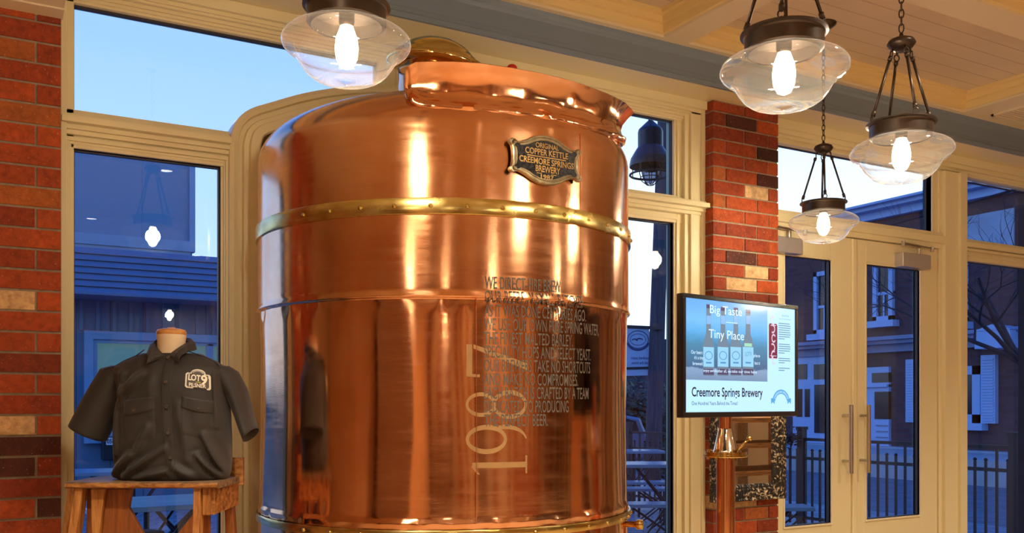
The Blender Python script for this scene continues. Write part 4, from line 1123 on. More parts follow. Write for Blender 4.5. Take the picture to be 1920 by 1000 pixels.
btn = paint('dark_horn_button', (.06, .05, .045), .15, .2, 30, 0)
for px, py in ((328.5, 672), (334.5, 718), (336.5, 763), (338, 810), (340.5, 855), (276.5, 769), (391, 765)):
    m = MB(); p = drop(px, py, .009); M = (-FW).to_track_quat('Z', 'Y').to_matrix()
    m.lathe([(0, -.004), (.0062, -.004), (.0066, .0), (.0055, .0016), (.004, .0008), (0, .0008)], p, 16, M)
    m.build('button', btn, shirt, smooth=True)
# sleeves: centre, half edge vector (photo px), depth, depth offset
def sleeve(S, name='sleeve', seed=0):
    m = MB(); R = []; n_ = 40; fine = []
    for a, b in zip(S, S[1:]):
        for k in range(8): t = k/8; fine.append([a[i]+(b[i]-a[i])*t for i in range(6)])
    fine.append(list(S[-1]))
    def ringat(c, sc=1, shrink=0):
        cx, cy, ex, ey, d, fo = c; o = []
        for k in range(n_):
            a = 2*pi*k/n_; ca, sa = cos(a), sin(a)
            w = 1+.055*noise.noise(Vector((ca*1.6+seed, sa*1.6, (cy+cx)*.018)))
            o.append(L(pu(cx+ex*ca*sc*w), fo+d*sa*sc*w, pz(cy+ey*ca*sc*w)))
        return o
    for c in fine: R.append(ringat(c))
    R.append(ringat(fine[-1], .965)); R.append(ringat(fine[-3], .93)); R.append(ringat(fine[-10], .85))
    m.rings(R, True, True); return m.build(name, twill, shirt, smooth=True)
sleeve([(246, 692, -14, -6, .045, .02), (232, 697, -24, -12, .062, .02), (217, 706, -29, -16, .070, .02), (204, 735, -31, -17, .074, .012), (186, 771, -31, -17, .076, .004), (165, 812, -31, -16.5, .074, -.002)])
sleeve([(396, 690, 10, -6, .045, .025), (408, 696, 16, -10, .060, .03), (422, 708, 17, -12, .070, .035), (437, 738, 16, -11, .074, .045), (449, 776, 13, -12, .072, .050), (462, 817, 10.5, -13, .072, .055)], seed=4)
# shoulder seams
seamm = paint('dark_seam_thread', (.012, .010, .010), .8, 0)
m = MB(); m.tube([drop(x, y, .001) for x, y in ((282, 658), (262, 668), (240, 678), (222, 688), (208, 694))], .0016, 6); m.build('shoulder_seam', seamm, shirt, smooth=True); m = MB(); m.tube([drop(x, y, .001) for x, y in ((362, 660), (385, 670), (405, 680), (420, 689))], .0016, 6)
m.build('shoulder_seam', seamm, shirt, smooth=True)
# collar
cc = Vector((0, 0, 0)); m = MB(); R = []
NC = 60
for i in range(NC+1):
    t = -1+2*i/NC; a = -pi/2+t*pi*.985     # t=0 at the back
    a = pi/2+t*pi*.97; at_ = abs(t)
    ca, sa = cos(a), sin(a)
    sgn = -1 if t > 0 else 1
    fr_w = max(0, (at_-.55)/.45)
    zin = pz(631+37*at_**2.6); rin = .052
    topr = .058
    pin = (rin*ca, rin*sa*.95, zin-.012)
    ptop = (topr*ca*1.0, topr*sa, zin)
    zo = pz(652+33*at_**3); ro = .076+.016*fr_w
    xo = ro*ca; yo = ro*sa
    if fr_w > 0:
        tipx = -sgn*0
        side = -1 if ca < 0 else 1
        xo = xo*(1-fr_w)+side*(.066 if side > 0 else .047)*fr_w; yo = yo*(1-fr_w)+(-.108)*fr_w
    R.append([pin, ptop, ((ptop[0]+xo)/2*1.04, (ptop[1]+yo)/2*1.06, (zin+zo)/2+.006), (xo, yo, zo), (xo*.985, yo*.975, zo), ((ptop[0]+xo)/2, (ptop[1]+yo)/2+.003, (zin+zo)/2-.002)])
m.rings([[L(pu(324)+p[0]-.004, .012+p[1], p[2]) for p in r] for r in R], True, True)
m.build('collar', twill, shirt, smooth=False, bevel=.001)
# patch
def hull(m, pts, off):
    vs = [m.bm.verts.new(drop(x, y, off)) for x, y in pts]; m.bm.faces.new(vs)
def pp(u, v):  # patch coords -1..1 to photo, v down
    return (387.5+u*20.5+v*.6, 713.5+v*19.5+u*2.6)
arc_ = [(.52*cos(radians(q)), -.56-.42*sin(radians(q))) for q in range(180, -1, -20)]
ol = [(-.98, -.42), (-.86, -.56)]+[(x*1.15, y) for x, y in arc_]+[(.86, -.56), (.98, -.42), (.98, .74), (.86, .88), (-.86, .88), (-.98, .74)]
m = MB()
def patchpoly(scale, off):
    c = m.bm.verts.new(drop(*pp(0, 0), off)); vs = [m.bm.verts.new(drop(*pp(u*scale, v*scale if v > 0 else v*scale), off)) for u, v in ol]
    for i in range(len(vs)): m.bm.faces.new([c, vs[i], vs[(i+1) % len(vs)]])
patchpoly(1, .0045); pt = m.build('patch', paint('patch_white', (.72, .70, .60), .7, 0), shirt, fix=False)
m = MB(); patchpoly(.86, .0055); m.build('patch_field', paint('patch_charcoal', (.09, .08, .075), .8, 0), pt, fix=False)
m = MB()
for j in range(9):
    a0_, a1_ = radians(20+j*15.5), radians(20+(j+1)*15.5)
    m.bm.faces.new([m.bm.verts.new(drop(*pp(r*cos(a)*.95, -.50-r*.62*sin(a)), .0062)) for r, a in ((.62, a0_), (.62, a1_), (.40, a1_), (.40, a0_))])
m.build('patch_arch', paint('patch_grey', (.36, .35, .33), .8, 0), pt, fix=False)
m = MB(); f = lambda u, v: drop(*pp(u, -v), .0068)
text_fit(m, 'L', -.72, -.45, -.12, .55, f, .03); text_fit(m, 'OT', -.50, .25, -.12, .55, f, .03); text_fit(m, '9', .28, .74, -.38, .86, f, .03); text_fit(m, 'PILSNER', -.64, .66, -.72, .36, f, .02)
m.build('patch_letters', paint('patch_letter_white', (.80, .78, .70), .7, 0), pt, fix=False)
m = MB(); m.bm.faces.new([m.bm.verts.new(f(u, v)) for u, v in ((-.1, -.22), (.30, -.20), (.30, -.27), (-.1, -.27))]); m.build('patch_stripe', paint('lime_stripe', (.5, .55, .06), .7, 0), pt, fix=False)

# ------------------------------------------------------------------ outside: ground
def asphalt(name, c, sc=3): return paint(name, c, .8, .25, sc, .3)
def paver_mat():
    a = NT('patio_pavers'); a.set(Roughness=.45)
    b = a.n('ShaderNodeTexBrick', {'Vector': a.n('ShaderNodeMapping', {0: a.n('ShaderNodeTexCoord').outputs['Object'], 2: (0, 0, .5)}).outputs[0], 'Scale': 1.0, 'Brick Width': .30, 'Row Height': .15, 'Mortar Size': .008, 'Color1': (.20, .24, .30, 1), 'Color2': (.32, .36, .42, 1), 'Mortar': (.03, .035, .05, 1)})
    a.l(b.outputs[0], a.b.inputs['Base Color']); return a.m
m = MB(); m.box(-6, 9.5, YW+.06, 13, -.5, -.02); struct(m.build('floor_patio', paver_mat()), 'paved patio outside the windows')
m = MB(); m.box(-40, 60, YW+.4, 90, -.56, -.5); struct(m.build('floor_street', asphalt('street_asphalt', (.16, .18, .21))))
m = MB(); m.box(18.9, 22.2, -6, 60, -.5, .06); struct(m.build('floor_sidewalk', paint('concrete_sidewalk', (.42, .45, .48), .7, .1, 3, .1)))
m = MB(); m.box(-3.6, 8.3, YW+.06, YW+.22, ZC+.02, 4.2); m.box(.0, .248, YW+.06, YW+.2, 0, ZC+.05); m.box(-3.6, 0, YW+.06, YW+.2, 0, ZC+.05)
struct(m.build('wall_exterior', paint('exterior_trim_paint', (.5, .47, .4), .6)))
struct(MB().box(XL-.2, XR+.2, YB-.2, YW+.06, ZC+.22, ZC+.34).build('ceiling_roof', paint('roof_deck', (.1, .1, .1), .8)))

# ------------------------------------------------------------------ neighbouring low building behind the left window
def siding(name, c, axis='Z', n=7.0, off=0, dark=.5, w=.06):
    a = NT(name); a.set(Roughness=.5)
    s = a.n('ShaderNodeSeparateXYZ', {0: a.n('ShaderNodeTexCoord').outputs['Object']})
    q = a.n('ShaderNodeMath', {0: s.outputs[axis], 1: n}, operation='MULTIPLY'); fr = a.n('ShaderNodeMath', {0: q.outputs[0]}, operation='FRACT')
    g = a.ramp(fr.outputs[0], [(0, (dark,)*3), (w, (1, 1, 1)), (1-w/2, (1, 1, 1)), (1, (dark,)*3)])
    m = a.n('ShaderNodeMix', {0: 1.0, 6: c3(c), 7: g}, data_type='RGBA', blend_type='MULTIPLY')
    a.l(m.outputs[2], a.b.inputs['Base Color']); a.bump(g, .6, .01); return a.m
YN = 12.0
nb = thing('neighbour_building', 'low white sided building, tinted dusk blue, with a deep metal fascia across the patio', 'building', tuple(zset(atY(280, 700, YN), -.02)))
def P(px, py, Y=YN): return atY(px, py, Y)
blue1 = siding('white_panels_dusk_tint', (.15, .27, .40), 'X', .9, 0, .8, .012); blue2 = paint('flashing_dusk_tint', (.20, .36, .52), .4); blue3 = siding('metal_fascia_dusk_tint', (.13, .19, .31), 'Z', 3.9, 0, .25, .05)  # siding is white; the blue dusk light is put into these colours
blue4 = siding('board_and_batten_dusk_tint', (.11, .19, .28), 'X', 2.6, 0, .3, .035)
xl = P(60, 400).x; xr1 = P(378, 400).x
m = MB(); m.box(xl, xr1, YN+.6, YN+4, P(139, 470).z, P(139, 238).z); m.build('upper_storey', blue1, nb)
m = MB(); m.box(xl, xr1+.02, YN+.5, YN+.62, P(250, 452).z, P(250, 431).z); m.box(xl, xr1-.03, YN+.52, YN+.62, P(250, 460).z, P(250, 452).z)
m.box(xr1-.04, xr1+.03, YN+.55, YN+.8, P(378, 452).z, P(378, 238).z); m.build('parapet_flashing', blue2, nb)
xr2 = P(560, 500).x
m = MB(); zt = P(145, 456).z; zb2 = P(145, 550).z
h = (zt-zb2)
for i in range(7):
    za = zt-h*(i+1)/7; m.prism([(xl, YN+.30-.10*i*.5, za+h/7), (xl, YN+.26-.05*i, za+h/7), (xl, YN+.18-.05*i, za+.012), (xl, YN+.18-.05*i, za), (xl, YN+.30, za)], (xr2-xl, 0, 0))
m.box(xl, xr2, YN-.13, YN+.9, zb2-.02, zb2); m.build('fascia', paint('fascia_dusk_tint', (.09, .19, .32), .42, .05, 2), nb)  # fascia colour carries the dusk blue as well
m = MB(); xw0 = P(180, 700, YN+.5).x; xw1 = P(420, 700, YN+.5).x; zw1 = P(180, 640, YN+.5).z; zw0 = .95
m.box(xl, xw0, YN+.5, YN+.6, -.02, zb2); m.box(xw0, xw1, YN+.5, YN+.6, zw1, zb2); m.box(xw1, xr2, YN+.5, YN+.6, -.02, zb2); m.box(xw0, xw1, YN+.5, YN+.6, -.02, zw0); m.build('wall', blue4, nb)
m = MB()
for px in range(152, 420, 31):
    x = P(px, 600, YN+.5).x; m.box(x-.02, x+.02, YN+.46, YN+.5, zw1+.13, zb2)
m.build('battens', blue4, nb)
m = MB(); ring(m, xw0-.14, xw1+.14, zw0-.14, zw1+.12, .10, YN+.40, YN+.5); ring(m, xw0-.05, xw1+.05, zw0-.05, zw1+.04, .06, YN+.44, YN+.52)
for px in (300, 392): x = P(px, 680, YN+.5).x; m.box(x-.04, x+.04, YN+.44, YN+.52, zw0, zw1)
nw_ = m.build('window', blue2, nb)
m = MB(); m.box(xw0, xw1, YN+.54, YN+.55, zw0, zw1)
gm = NT('glowing_window_glass'); gm.set(Base_Color=(.12, .17, .15, 1), Roughness=.05); gm.b.inputs['Emission Color'].default_value = (.20, .28, .22, 1); gm.b.inputs['Emission Strength'].default_value = .45  # pane itself glows, standing in for the lit interior
m.build('pane', gm.m, nw_)
def street_wall_lamp():
    pass
mp = P(208, 862, YN+.5); mq = P(246, 818, YN+.5)
wb_ = thing('wall_box', 'dark wall box with a white 056 number plate, glimpsed beneath the left shirt sleeve', 'box', (mp.x, YN+.4, mp.z))
MB().box(mp.x-.12, mq.x, YN+.28, YN+.46, mp.z, mq.z).build('casing', blackiron, wb_, bevel=.01)
a_, b_ = P(199, 835, YN+.27), P(216, 821, YN+.27)
MB().box(a_.x, b_.x, YN+.262, YN+.282, a_.z, b_.z).build('number_plate', paint('white_plate', (.7, .72, .75), .5, 0), wb_)
m = MB(); text_fit(m, '056', a_.x+.008, b_.x-.008, a_.z+.02, (b_.z-a_.z)*.6, lambda u, v: Vector((u, YN+.26, v)), bold=.02); m.build('plate_number', paint('navy_plate_digits', (.02, .03, .08), .6, 0), wb_, fix=False)
# folding beer tables and benches
def beer(name, px, py, D, zt, lab, cat, ang=0, Ln=2.2, Wd=.5, grp=None):
    c = atD(px, py, D); t = thing(name, lab, cat, (c.x, c.y, -.02), -YAW+ang, grp)
    m = MB(); m.box(-Ln/2, Ln/2, -Wd/2, Wd/2, zt-.03, zt)
    m.build('table_top' if cat == 'table' else 'seat', btop, t, local=True, bevel=.004)
    for s in (-1, 1):
        m = MB(); x = s*(Ln/2-.3)
        for q in (-1, 1): m.tube([(x, q*Wd*.38, zt-.03), (x, q*Wd*.38, 0)], .016, 6)
        m.tube([(x, -Wd*.38, .12), (x, Wd*.38, .12)], .012, 6); m.tube([(x, -Wd*.38, zt*.5), (x, Wd*.38, zt*.5)], .012, 6)
        m.tube([(x, -Wd*.36, zt*.45), (x-s*.32, 0, zt-.04)], .010, 6); m.tube([(x, Wd*.36, zt*.45), (x-s*.32, 0, zt-.04)], .010, 6)
        for q in (-1, 1): m.tube([(x-.22, q*Wd*.30, .05), (x+.22, q*Wd*.30, zt-.08)], .009, 6)
        m.build('leg_frame', blackiron, t, local=True)
    return t
btop = paint('varnished_grey_boards', (.34, .40, .48), .22, .12, 3, .05)
beer('patio_table', 175, 880, 7.6, .77, 'blue grey folding patio table seen beside the shirt sleeve', 'table', .35, 1.2)
beer('patio_table', 330, 925, 5.3, .77, 'folding patio table seen underneath the wooden stool', 'table', .55, 1.0, .6)
beer('patio_table', 1066, 845, 10.9, .77, 'folding patio table furthest away, by the black fence', 'table', .04)
beer('patio_table', 1095, 868, 8.55, .77, 'folding patio table with the brightest top, right of the kettle', 'table', .02)
beer('patio_bench', 1105, 892, 10.1, .47, 'patio bench behind the bright topped table, right of the kettle', 'bench', .03, 2.2, .26)
beer('patio_bench', 1108, 912, 9.35, .47, 'patio bench between the two folding tables right of the kettle', 'bench', .03, 2.2, .26)
beer('patio_bench', 1080, 942, 7.9, .47, 'nearest patio bench, low beside the foot of the kettle', 'bench', .02, 2.2, .26)
beer('patio_bench', 1430, 948, 7.7, .47, 'dark patio bench seen low through the left glass door', 'bench', .0, .78, .3)

# ------------------------------------------------------------------ black iron fence
def invd(x): return 1/(.1292+(x-1901)*6.3e-5)
FA = atD(900, 757, invd(900)); FB = atD(1903, 757, invd(1903)); FA.z = FB.z = 0; fd = (FB-FA); FLn = fd.length; fd.normalize()
fence = thing('iron_fence', 'black iron railing fence with ball finials around the patio', 'fence', tuple(FA+Vector((0, 0, -.02))))
ZF1, ZF2 = .93, .735
m = MB()
for z in (ZF1, ZF2, .12): m.beam(FA+UP*z, FB+UP*z, .03, .03)
m.build('rails', blackiron, fence)
n_p = 86; s0 = FLn-n_p*.0965
proto = {}
for k in range(n_p):
    p = FB-fd*(.0965*(k+.6)); tall = (k % 3 == 1)
    if tall not in proto:
        m = MB(); h = ZF1 if tall else ZF2+.07
        m.box(-.009, .009, -.009, .009, .05, h)
        if not tall: m.lathe([(.006, h), (.016, h+.006), (.017, h+.016), (.010, h+.026), (0, h+.03)], (0, 0, 0), 8)
        o = m.build('picket', blackiron, fence, local=True); proto[tall] = o; o.location = p-ORG[fence.name]
    else:
        o = proto[tall].copy(); COL.objects.link(o); o.location = p-ORG[fence.name]
for px, w in ((1503.5, .07), (1903, .075), (1180, .06)):
    p = atD(px, 757, invd(px)); m = MB(); m.box(p.x-w/2, p.x+w/2, p.y-w/2, p.y+w/2, -.02, 1.03); m.box(p.x-w*.62, p.x+w*.62, p.y-w*.62, p.y+w*.62, 1.03, 1.06); m.build('fence_post', blackiron, fence)
# string of dark bushes on the fence left of the thick post
m = MB()
random.seed(3)
c = atD(1483, 822, invd(1483)-.15)
for k in range(160):
    q = Vector((random.gauss(0, 1), random.gauss(0, 1), random.gauss(0, 1))).normalized()*random.uniform(.02, .13)
    p = c+q; d = Vector((random.gauss(0, 1), random.gauss(0, 1), random.gauss(0, 1))).normalized(); e = d.orthogonal().normalized()
    m.bm.faces.new([m.bm.verts.new(p+d*a*.03+e*b*.012) for a, b in ((0, -1), (1, 0), (0, 1), (-1, 0))])
m.tube([c-UP*.05, zset(c, .1)], .006, 6)
tag(m.build('climbing_plant', paint('dark_leaves', (.010, .014, .012), .6), fix=False), 'dark leafy climber on the fence beside its thick post', 'plant')

# ------------------------------------------------------------------ brick building over the street (facade in the plane X = XF)
XF = 22.0
bb = thing('brick_building', 'dark red brick building with white windows and shopfront tinted dusk blue over the street', 'building', (XF, 22, -.5))
def F(px, py, x=XF): return atX(px, py, x)
def facade_mat():
    a = NT('dark_red_facade_brick'); a.set(Roughness=.8)
    v = a.n('ShaderNodeCombineXYZ', {}); s = a.n('ShaderNodeSeparateXYZ', {0: a.n('ShaderNodeTexCoord').outputs['Object']}); a.l(s.outputs['Y'], v.inputs[0]); a.l(s.outputs['Z'], v.inputs[1])
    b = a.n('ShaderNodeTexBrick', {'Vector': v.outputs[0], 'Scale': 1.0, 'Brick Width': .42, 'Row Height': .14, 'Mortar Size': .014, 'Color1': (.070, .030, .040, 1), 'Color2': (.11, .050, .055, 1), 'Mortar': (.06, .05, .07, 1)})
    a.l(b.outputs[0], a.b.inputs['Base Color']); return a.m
fbm = facade_mat(); wht = paint('white_joinery_dusk_tint', (.36, .52, .78), .5, .03); dk = paint('dark_interior_glass', (.015, .02, .028), .08)  # joinery is white; dusk blue is mixed into its base colour
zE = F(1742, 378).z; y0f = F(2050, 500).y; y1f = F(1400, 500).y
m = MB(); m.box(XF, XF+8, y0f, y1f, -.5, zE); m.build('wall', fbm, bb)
m = MB(); hE = F(1742, 366).z-zE
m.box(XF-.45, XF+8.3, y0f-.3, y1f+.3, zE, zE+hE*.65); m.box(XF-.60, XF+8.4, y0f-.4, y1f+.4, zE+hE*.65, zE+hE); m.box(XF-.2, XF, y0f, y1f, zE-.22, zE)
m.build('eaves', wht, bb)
def bwin(pl_, pr_, pt_, pb_, sill=True, bars=1, name='window', dep=.12, fr=.13, lab=None):
    """window on the facade from photo columns/rows"""
    a = F(pl_, pt_); b = F(pr_, pb_); ya, yb = sorted((a.y, b.y)); z1_, z0_ = a.z, F(pl_, pb_).z
    m = MB()
    for q in ((ya, yb, z1_-fr, z1_), (ya, yb, z0_, z0_+fr), (ya, ya+fr, z0_, z1_), (yb-fr, yb, z0_, z1_)): m.box(XF-dep, XF+.02, q[0], q[1], q[2], q[3])
    zm = (z0_+z1_)/2-.12
    if bars: m.box(XF-dep*.6, XF+.02, ya, yb, zm-.04, zm+.04); m.box(XF-dep*.5, XF+.02, (ya+yb)/2-.025, (ya+yb)/2+.025, z0_, zm)
    if sill: m.box(XF-dep*2.2, XF, ya-.14, yb+.14, z0_-.18, z0_)
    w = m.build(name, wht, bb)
    MB().box(XF-.03, XF-.01, ya+.02, yb-.02, z0_+.02, z1_-.02).build('pane', dk, w)
    return w
bwin(1641, 1678, 486, 604); bwin(1530, 1566, 512, 628); bwin(1446, 1468, 528, 640); bwin(1786, 1816, 470, 607)
# cornice over the shopfront
zc1_, zc0_ = F(1670, 633).z, F(1670, 661).z
m = MB(); m.box(XF-.55, XF, y0f, y1f, zc1_-.10, zc1_); m.box(XF-.42, XF, y0f, y1f, zc1_-.2, zc1_-.10); m.box(XF-.18, XF, y0f, y1f, zc0_, zc1_-.2); m.build('cornice', paint('grey_blue_cornice', (.18, .25, .40), .5, .05), bb)
pb = F(1897, 630); m = MB()
m.box(XF-.8, XF, pb.y-.45, pb.y+.45, F(1897, 655).z, F(1897, 622).z); m.prism([(XF-.82, pb.y-.5, F(1897, 622).z), (XF-.82, pb.y+.5, F(1897, 622).z), (XF-.82, pb.y, F(1897, 611).z)], (.8, 0, 0)); m.build('cornice_bracket', wht, bb)
# shopfront pieces
def fpanel(pl_, pr_, pt_, pb_, dep, mat, name, par=None):
    a = F(pl_, pt_); b = F(pr_, pb_); ya, yb = sorted((a.y, b.y)); m = MB(); m.box(XF-dep, XF+.01, ya, yb, F(pl_, pb_).z, a.z); return m.build(name, mat, par or bb)
sf = fpanel(1621, 1671, 690, 835, .10, wht, 'shop_entrance'); fpanel(1640, 1671, 700, 718, .12, dk, 'fanlight', sf); fpanel(1645, 1671, 735, 786, .12, dk, 'door_pane', sf)
fpanel(1621, 1671, 722, 727, .2, wht, 'transom_bar', sf)
for q in range(3): fpanel(1648, 1669, 797+q*11, 799+q*11, .13, paint('joinery_groove', (.2, .25, .34), .6), 'panel_groove', sf)
s1 = fpanel(1704, 1724, 675, 792, .14, wht, 'shutter'); s2 = fpanel(1845, 1872, 667, 794, .14, wht, 'shutter')
for (s_, pl_, pr_, pt_, pb_) in ((s1, 1706, 1722, 679, 788), (s2, 1848, 1869, 671, 790)):
    a = F(pl_, pt_); b = F(pr_, pb_); m = MB(); n_ = 22; zt_, zb3 = a.z, F(pl_, pb_).z
    for k in range(n_): z = zb3+(zt_-zb3)*k/n_; m.box(XF-.165, XF-.14, min(a.y, b.y), max(a.y, b.y), z, z+(zt_-zb3)/n_*.6)
    m.build('slats', wht, s_)
bwin(1740, 1843, 690, 792, True, 0, 'shop_window', .12, .22)
# shop windows seen through the left door
fs = fpanel(1490, 1560, 668, 838, .08, wht, 'shopfront')
for (a_, b_, c_, d_) in ((1497, 1517, 684, 712), (1530, 1556, 684, 712), (1497, 1508, 730, 782), (1513, 1522, 730, 782), (1531, 1556, 722, 812)): fpanel(a_, b_, c_, d_, .10, dk, 'shop_pane', fs)
m = MB(); zb4 = F(1690, 838).z; m.box(XF-.35, XF, y0f, y1f, -.5, max(zb4, .1)); m.build('plinth', paint('pale_concrete_base', (.34, .40, .48), .7), bb)
# pale panel between the upper windows where branches show
a = F(1796, 400); b = F(1903, 470); m = MB(); m.box(XF-.05, XF, min(a.y, b.y), max(a.y, b.y), F(1840, 470).z, F(1840, 402).z); m.build('pale_gable_panel', paint('pale_blue_render', (.36, .46, .58), .6, .2, 1.2), bb)
# black hanging sign disc on the shopfront
c = F(1553, 640, XF-.9); m = MB(); M = Vector((-.6, .8, 0)).to_track_quat('Z', 'Y').to_matrix()
m.lathe([(0, -.04), (.36, -.04), (.38, -.02), (.38, .02), (.36, .04), (0, .04)], c, 32, M); m.tube([c+UP*.36, c+UP*.55, Vector((XF, c.y, c.z+.55))], .025, 6)
tag(m.build('hanging_sign', blackiron), 'round black hanging sign projecting from the shopfront over the street', 'sign')
# dark brick pier outside at the far right
p0_ = atD(1909, 700, 7.2); m = MB(); m.box(p0_.x, p0_.x+.5, p0_.y-.35, p0_.y, -.02, 3.05)
tag(m.build('brick_pier', paint('very_dark_brick', (.035, .022, .024), .8, .3, 8, .3)), 'very dark brick pier outside at the far right of the sidelight', 'pier')
# cable across the sky
def span(name, a, b, r, lab, mat=blackiron):
    m = MB(); m.tube([a.lerp(b, t/12)-UP*(.10*sin(pi*t/12)) for t in range(13)], r, 6)
    o = m.build(name, mat); tag(o, lab, 'cable'); return o
span('overhead_cable', atD(1235, 520, 16.0), atD(1990, 330, 14), .022, 'black overhead cable sagging towards the brick building roof')

# ------------------------------------------------------------------ utility pole with banner
PD = 16.0
pa = atD(1227, 780, PD); pt_ = atD(1248, 150, PD)
t_ = (-.5-pa.z)/(pt_.z-pa.z); pbm = pa+(pt_-pa)*t_
pole = thing('utility_pole', 'tall leaning wooden utility pole beyond the patio fence', 'pole', tuple(pbm))
m = MB(); m.tube([pbm, pa, pt_, pt_+(pt_-pa)*.25], [.155, .14, .112, .10], 16)
m.build('shaft', wood_mat('weathered_pole', (.028, .030, .042), (.055, .058, .075), (.09, .095, .12), (8, 8, .5), .8), pole, smooth=True)
m = MB()
for px, py in ((1254, 478), (1254, 531)):
    a = atD(px-6, py, PD); m.tube([a, a+RT*.14], .022, 6)
a = atD(1252, 477, PD); m.loop([a+RT*(.05+.05*cos(q))-UP*(.09+.08*sin(q)) for q in [k*pi/6 for k in range(12)]], .009, 5)
m.box(a.x+.02, a.x+.12, a.y-.05, a.y+.05, a.z-.04, a.z+.05); m.build('pole_bracket', blackiron, pole)
ban = thing('street_banner', 'pale blue street banner with an oval emblem and mirrored writing, fixed to the utility pole', 'banner', tuple(atD(1190, 705, PD)))
def bn(px, py, off=0): return atD(px, py, PD)-FW*off
m = MB(); m.prism([bn(1140, 613), bn(1217, 616), bn(1219, 640), bn(1221, 704), bn(1140, 706)], FW*.01); m.build('cloth', paint('pale_blue_cloth', (.42, .50, .66), .7, .05, 3), ban)
m = MB(); m.beam(bn(1138, 611), bn(1226, 615), .05, .05); m.beam(bn(1138, 692), bn(1221, 690), .04, .04); m.box(pa.x-.12+.0, pa.x+.02, pa.y-.2, pa.y-.1, bn(1224, 620).z, bn(1224, 608).z); m.build('banner_arm', blackiron, ban)
ink2 = paint('navy_banner_print', (.035, .05, .15), .7, 0)
m = MB(); cxp, cyp = 1196, 637
def ann(cx, cy, rx, ry, th, a0=0, a1=360, n=36):
    pr = None
    for k in range(n+1):
        a = radians(a0+(a1-a0)*k/n); p = [m.bm.verts.new(bn(cx+(rx-q)*cos(a), cy+(ry-q)*sin(a), .012)) for q in (0, th)]
        if pr: m.bm.faces.new([pr[0], p[0], p[1], pr[1]])
        pr = p
ann(cxp, cyp, 20, 17, 1.2); ann(cxp, cyp+2, 22, 19, 3.2, 15, 165); ann(cxp, cyp, 15, 11, .8); ann(cxp+3, cyp+2, 7, 5, 2.0, 180, 340); ann(cxp-6, cyp+3, 6, 5, 2.0, 200, 350)
text_fit(m, 'A hundred years', 0, 1, 0, 1, lambda u, v: bn(1225-u*42, 674-v*5.5, .012), .0); text_fit(m, 'behind the times.', 0, 1, 0, 1, lambda u, v: bn(1225-u*42, 683-v*5.5, .012), .0)
m.build('banner_print', ink2, ban, fix=False)

# ------------------------------------------------------------------ barn lamp just outside
LY_ = 4.55
lt = atY(1219.5, 240, LY_); kk = (atY(1243, 260, LY_).x-atY(1196, 260, LY_).x)
bl = thing('barn_lamp', 'dark caged barn lamp hanging outside above the right window', 'lamp', (lt.x, lt.y, atY(1220, 345, LY_).z))
zz = lambda py: atY(1220, py, LY_).z
dD = (lt-C0).dot(FW)/FPX; rr_ = lambda w: w*dD
m = MB(); m.lathe([(rr_(3), zz(225)), (rr_(22), zz(243)), (rr_(23.5), zz(248)), (rr_(23.5), zz(276)), (rr_(27), zz(281)), (rr_(37), zz(298)), (rr_(39), zz(308)), (rr_(39), zz(313)), (rr_(37), zz(312)), (rr_(25), zz(292)), (0, zz(290))], (lt.x, lt.y, 0), 40)
m.build('shade', paint('dark_blue_enamel', (.02, .022, .04), .3, .1), bl, smooth=False); 
m = MB(); m.lathe([(rr_(13), zz(300)), (rr_(16), zz(320)), (rr_(14), zz(334)), (rr_(7), zz(343)), (0, zz(345))], (lt.x, lt.y, 0), 24); m.build('glass_jar', glass_mat('jar_glass', (.35, .38, .5), .08), bl, smooth=True)
m = MB()
for k in range(8):
    a = k*pi/4; m.tube([(lt.x+rr_(r)*cos(a), lt.y+rr_(r)*sin(a), zz(y)) for r, y in ((20, 306), (20, 325), (16, 339), (6, 347))], rr_(.9), 5)
for r, y in ((20, 318), (18.5, 333), (6, 347)): m.loop([(lt.x+rr_(r)*cos(q), lt.y+rr_(r)*sin(q), zz(y)) for q in [j*pi/12 for j in range(24)]], rr_(.9), 5)
m.loop([(lt.x+rr_(38)*cos(q), lt.y+rr_(38)*sin(q), zz(328)) for q in [j*pi/16 for j in range(32)]], rr_(2.2), 6)
for k in range(4):
    a = k*pi/2+.4; m.tube([(lt.x+rr_(38)*cos(a), lt.y+rr_(38)*sin(a), zz(z_)) for z_ in (310, 330)], rr_(1), 5)
m.build('wire_cage', blackiron, bl)
m = MB(); m.tube([(lt.x, lt.y, zz(228)), (lt.x, lt.y, 3.25), (lt.x, lt.y-.03, 3.36), (lt.x, lt.y-.12, 3.40), (lt.x, YW+.2, 3.40)], .013, 8); m.lathe([(0, 0), (.05, 0), (.05, .02), (0, .02)], (lt.x, YW+.215, 3.40), 16, Matrix.Rotation(radians(-90), 3, 'X')); m.build('goose_neck', blackiron, bl, smooth=True)

# ------------------------------------------------------------------ parked van, hedge and far building behind the fence
vp = atD(1186, 850, 26.0)
van = thing('parked_van', 'silver blue van parked in the street beyond the fence, right of the kettle', 'van', (vp.x, vp.y, -.5), -YAW+pi)
carp = paint('silver_blue_car_paint', (.20, .24, .34), .25, .02, 2, 0, .4)
m = MB(); m.rings([[(x, y, z) for x, z in ((-.32+0*q, .28), (-.34, .75), (-.28, .95), (-.10, 1.40), (.25, 1.47), (3.2, 1.47), (3.9, 1.0), (4.4, .9), (4.45, .3))] for y, q in ((-.85, 0), (.85, 0))], True, True)
m.build('body', carp, van, local=True, bevel=.06)
m = MB(); m.prism([(x, -.86, z) for x, z in ((-.08, 1.0), (.02, 1.32), (.28, 1.39), (1.0, 1.39), (1.0, .98))], (0, 1.72, 0)); m.prism([(x, -.86, z) for x, z in ((1.1, .98), (1.1, 1.39), (2.2, 1.39), (2.2, .98))], (0, 1.72, 0)); m.build('side_window', dk, van, local=True)
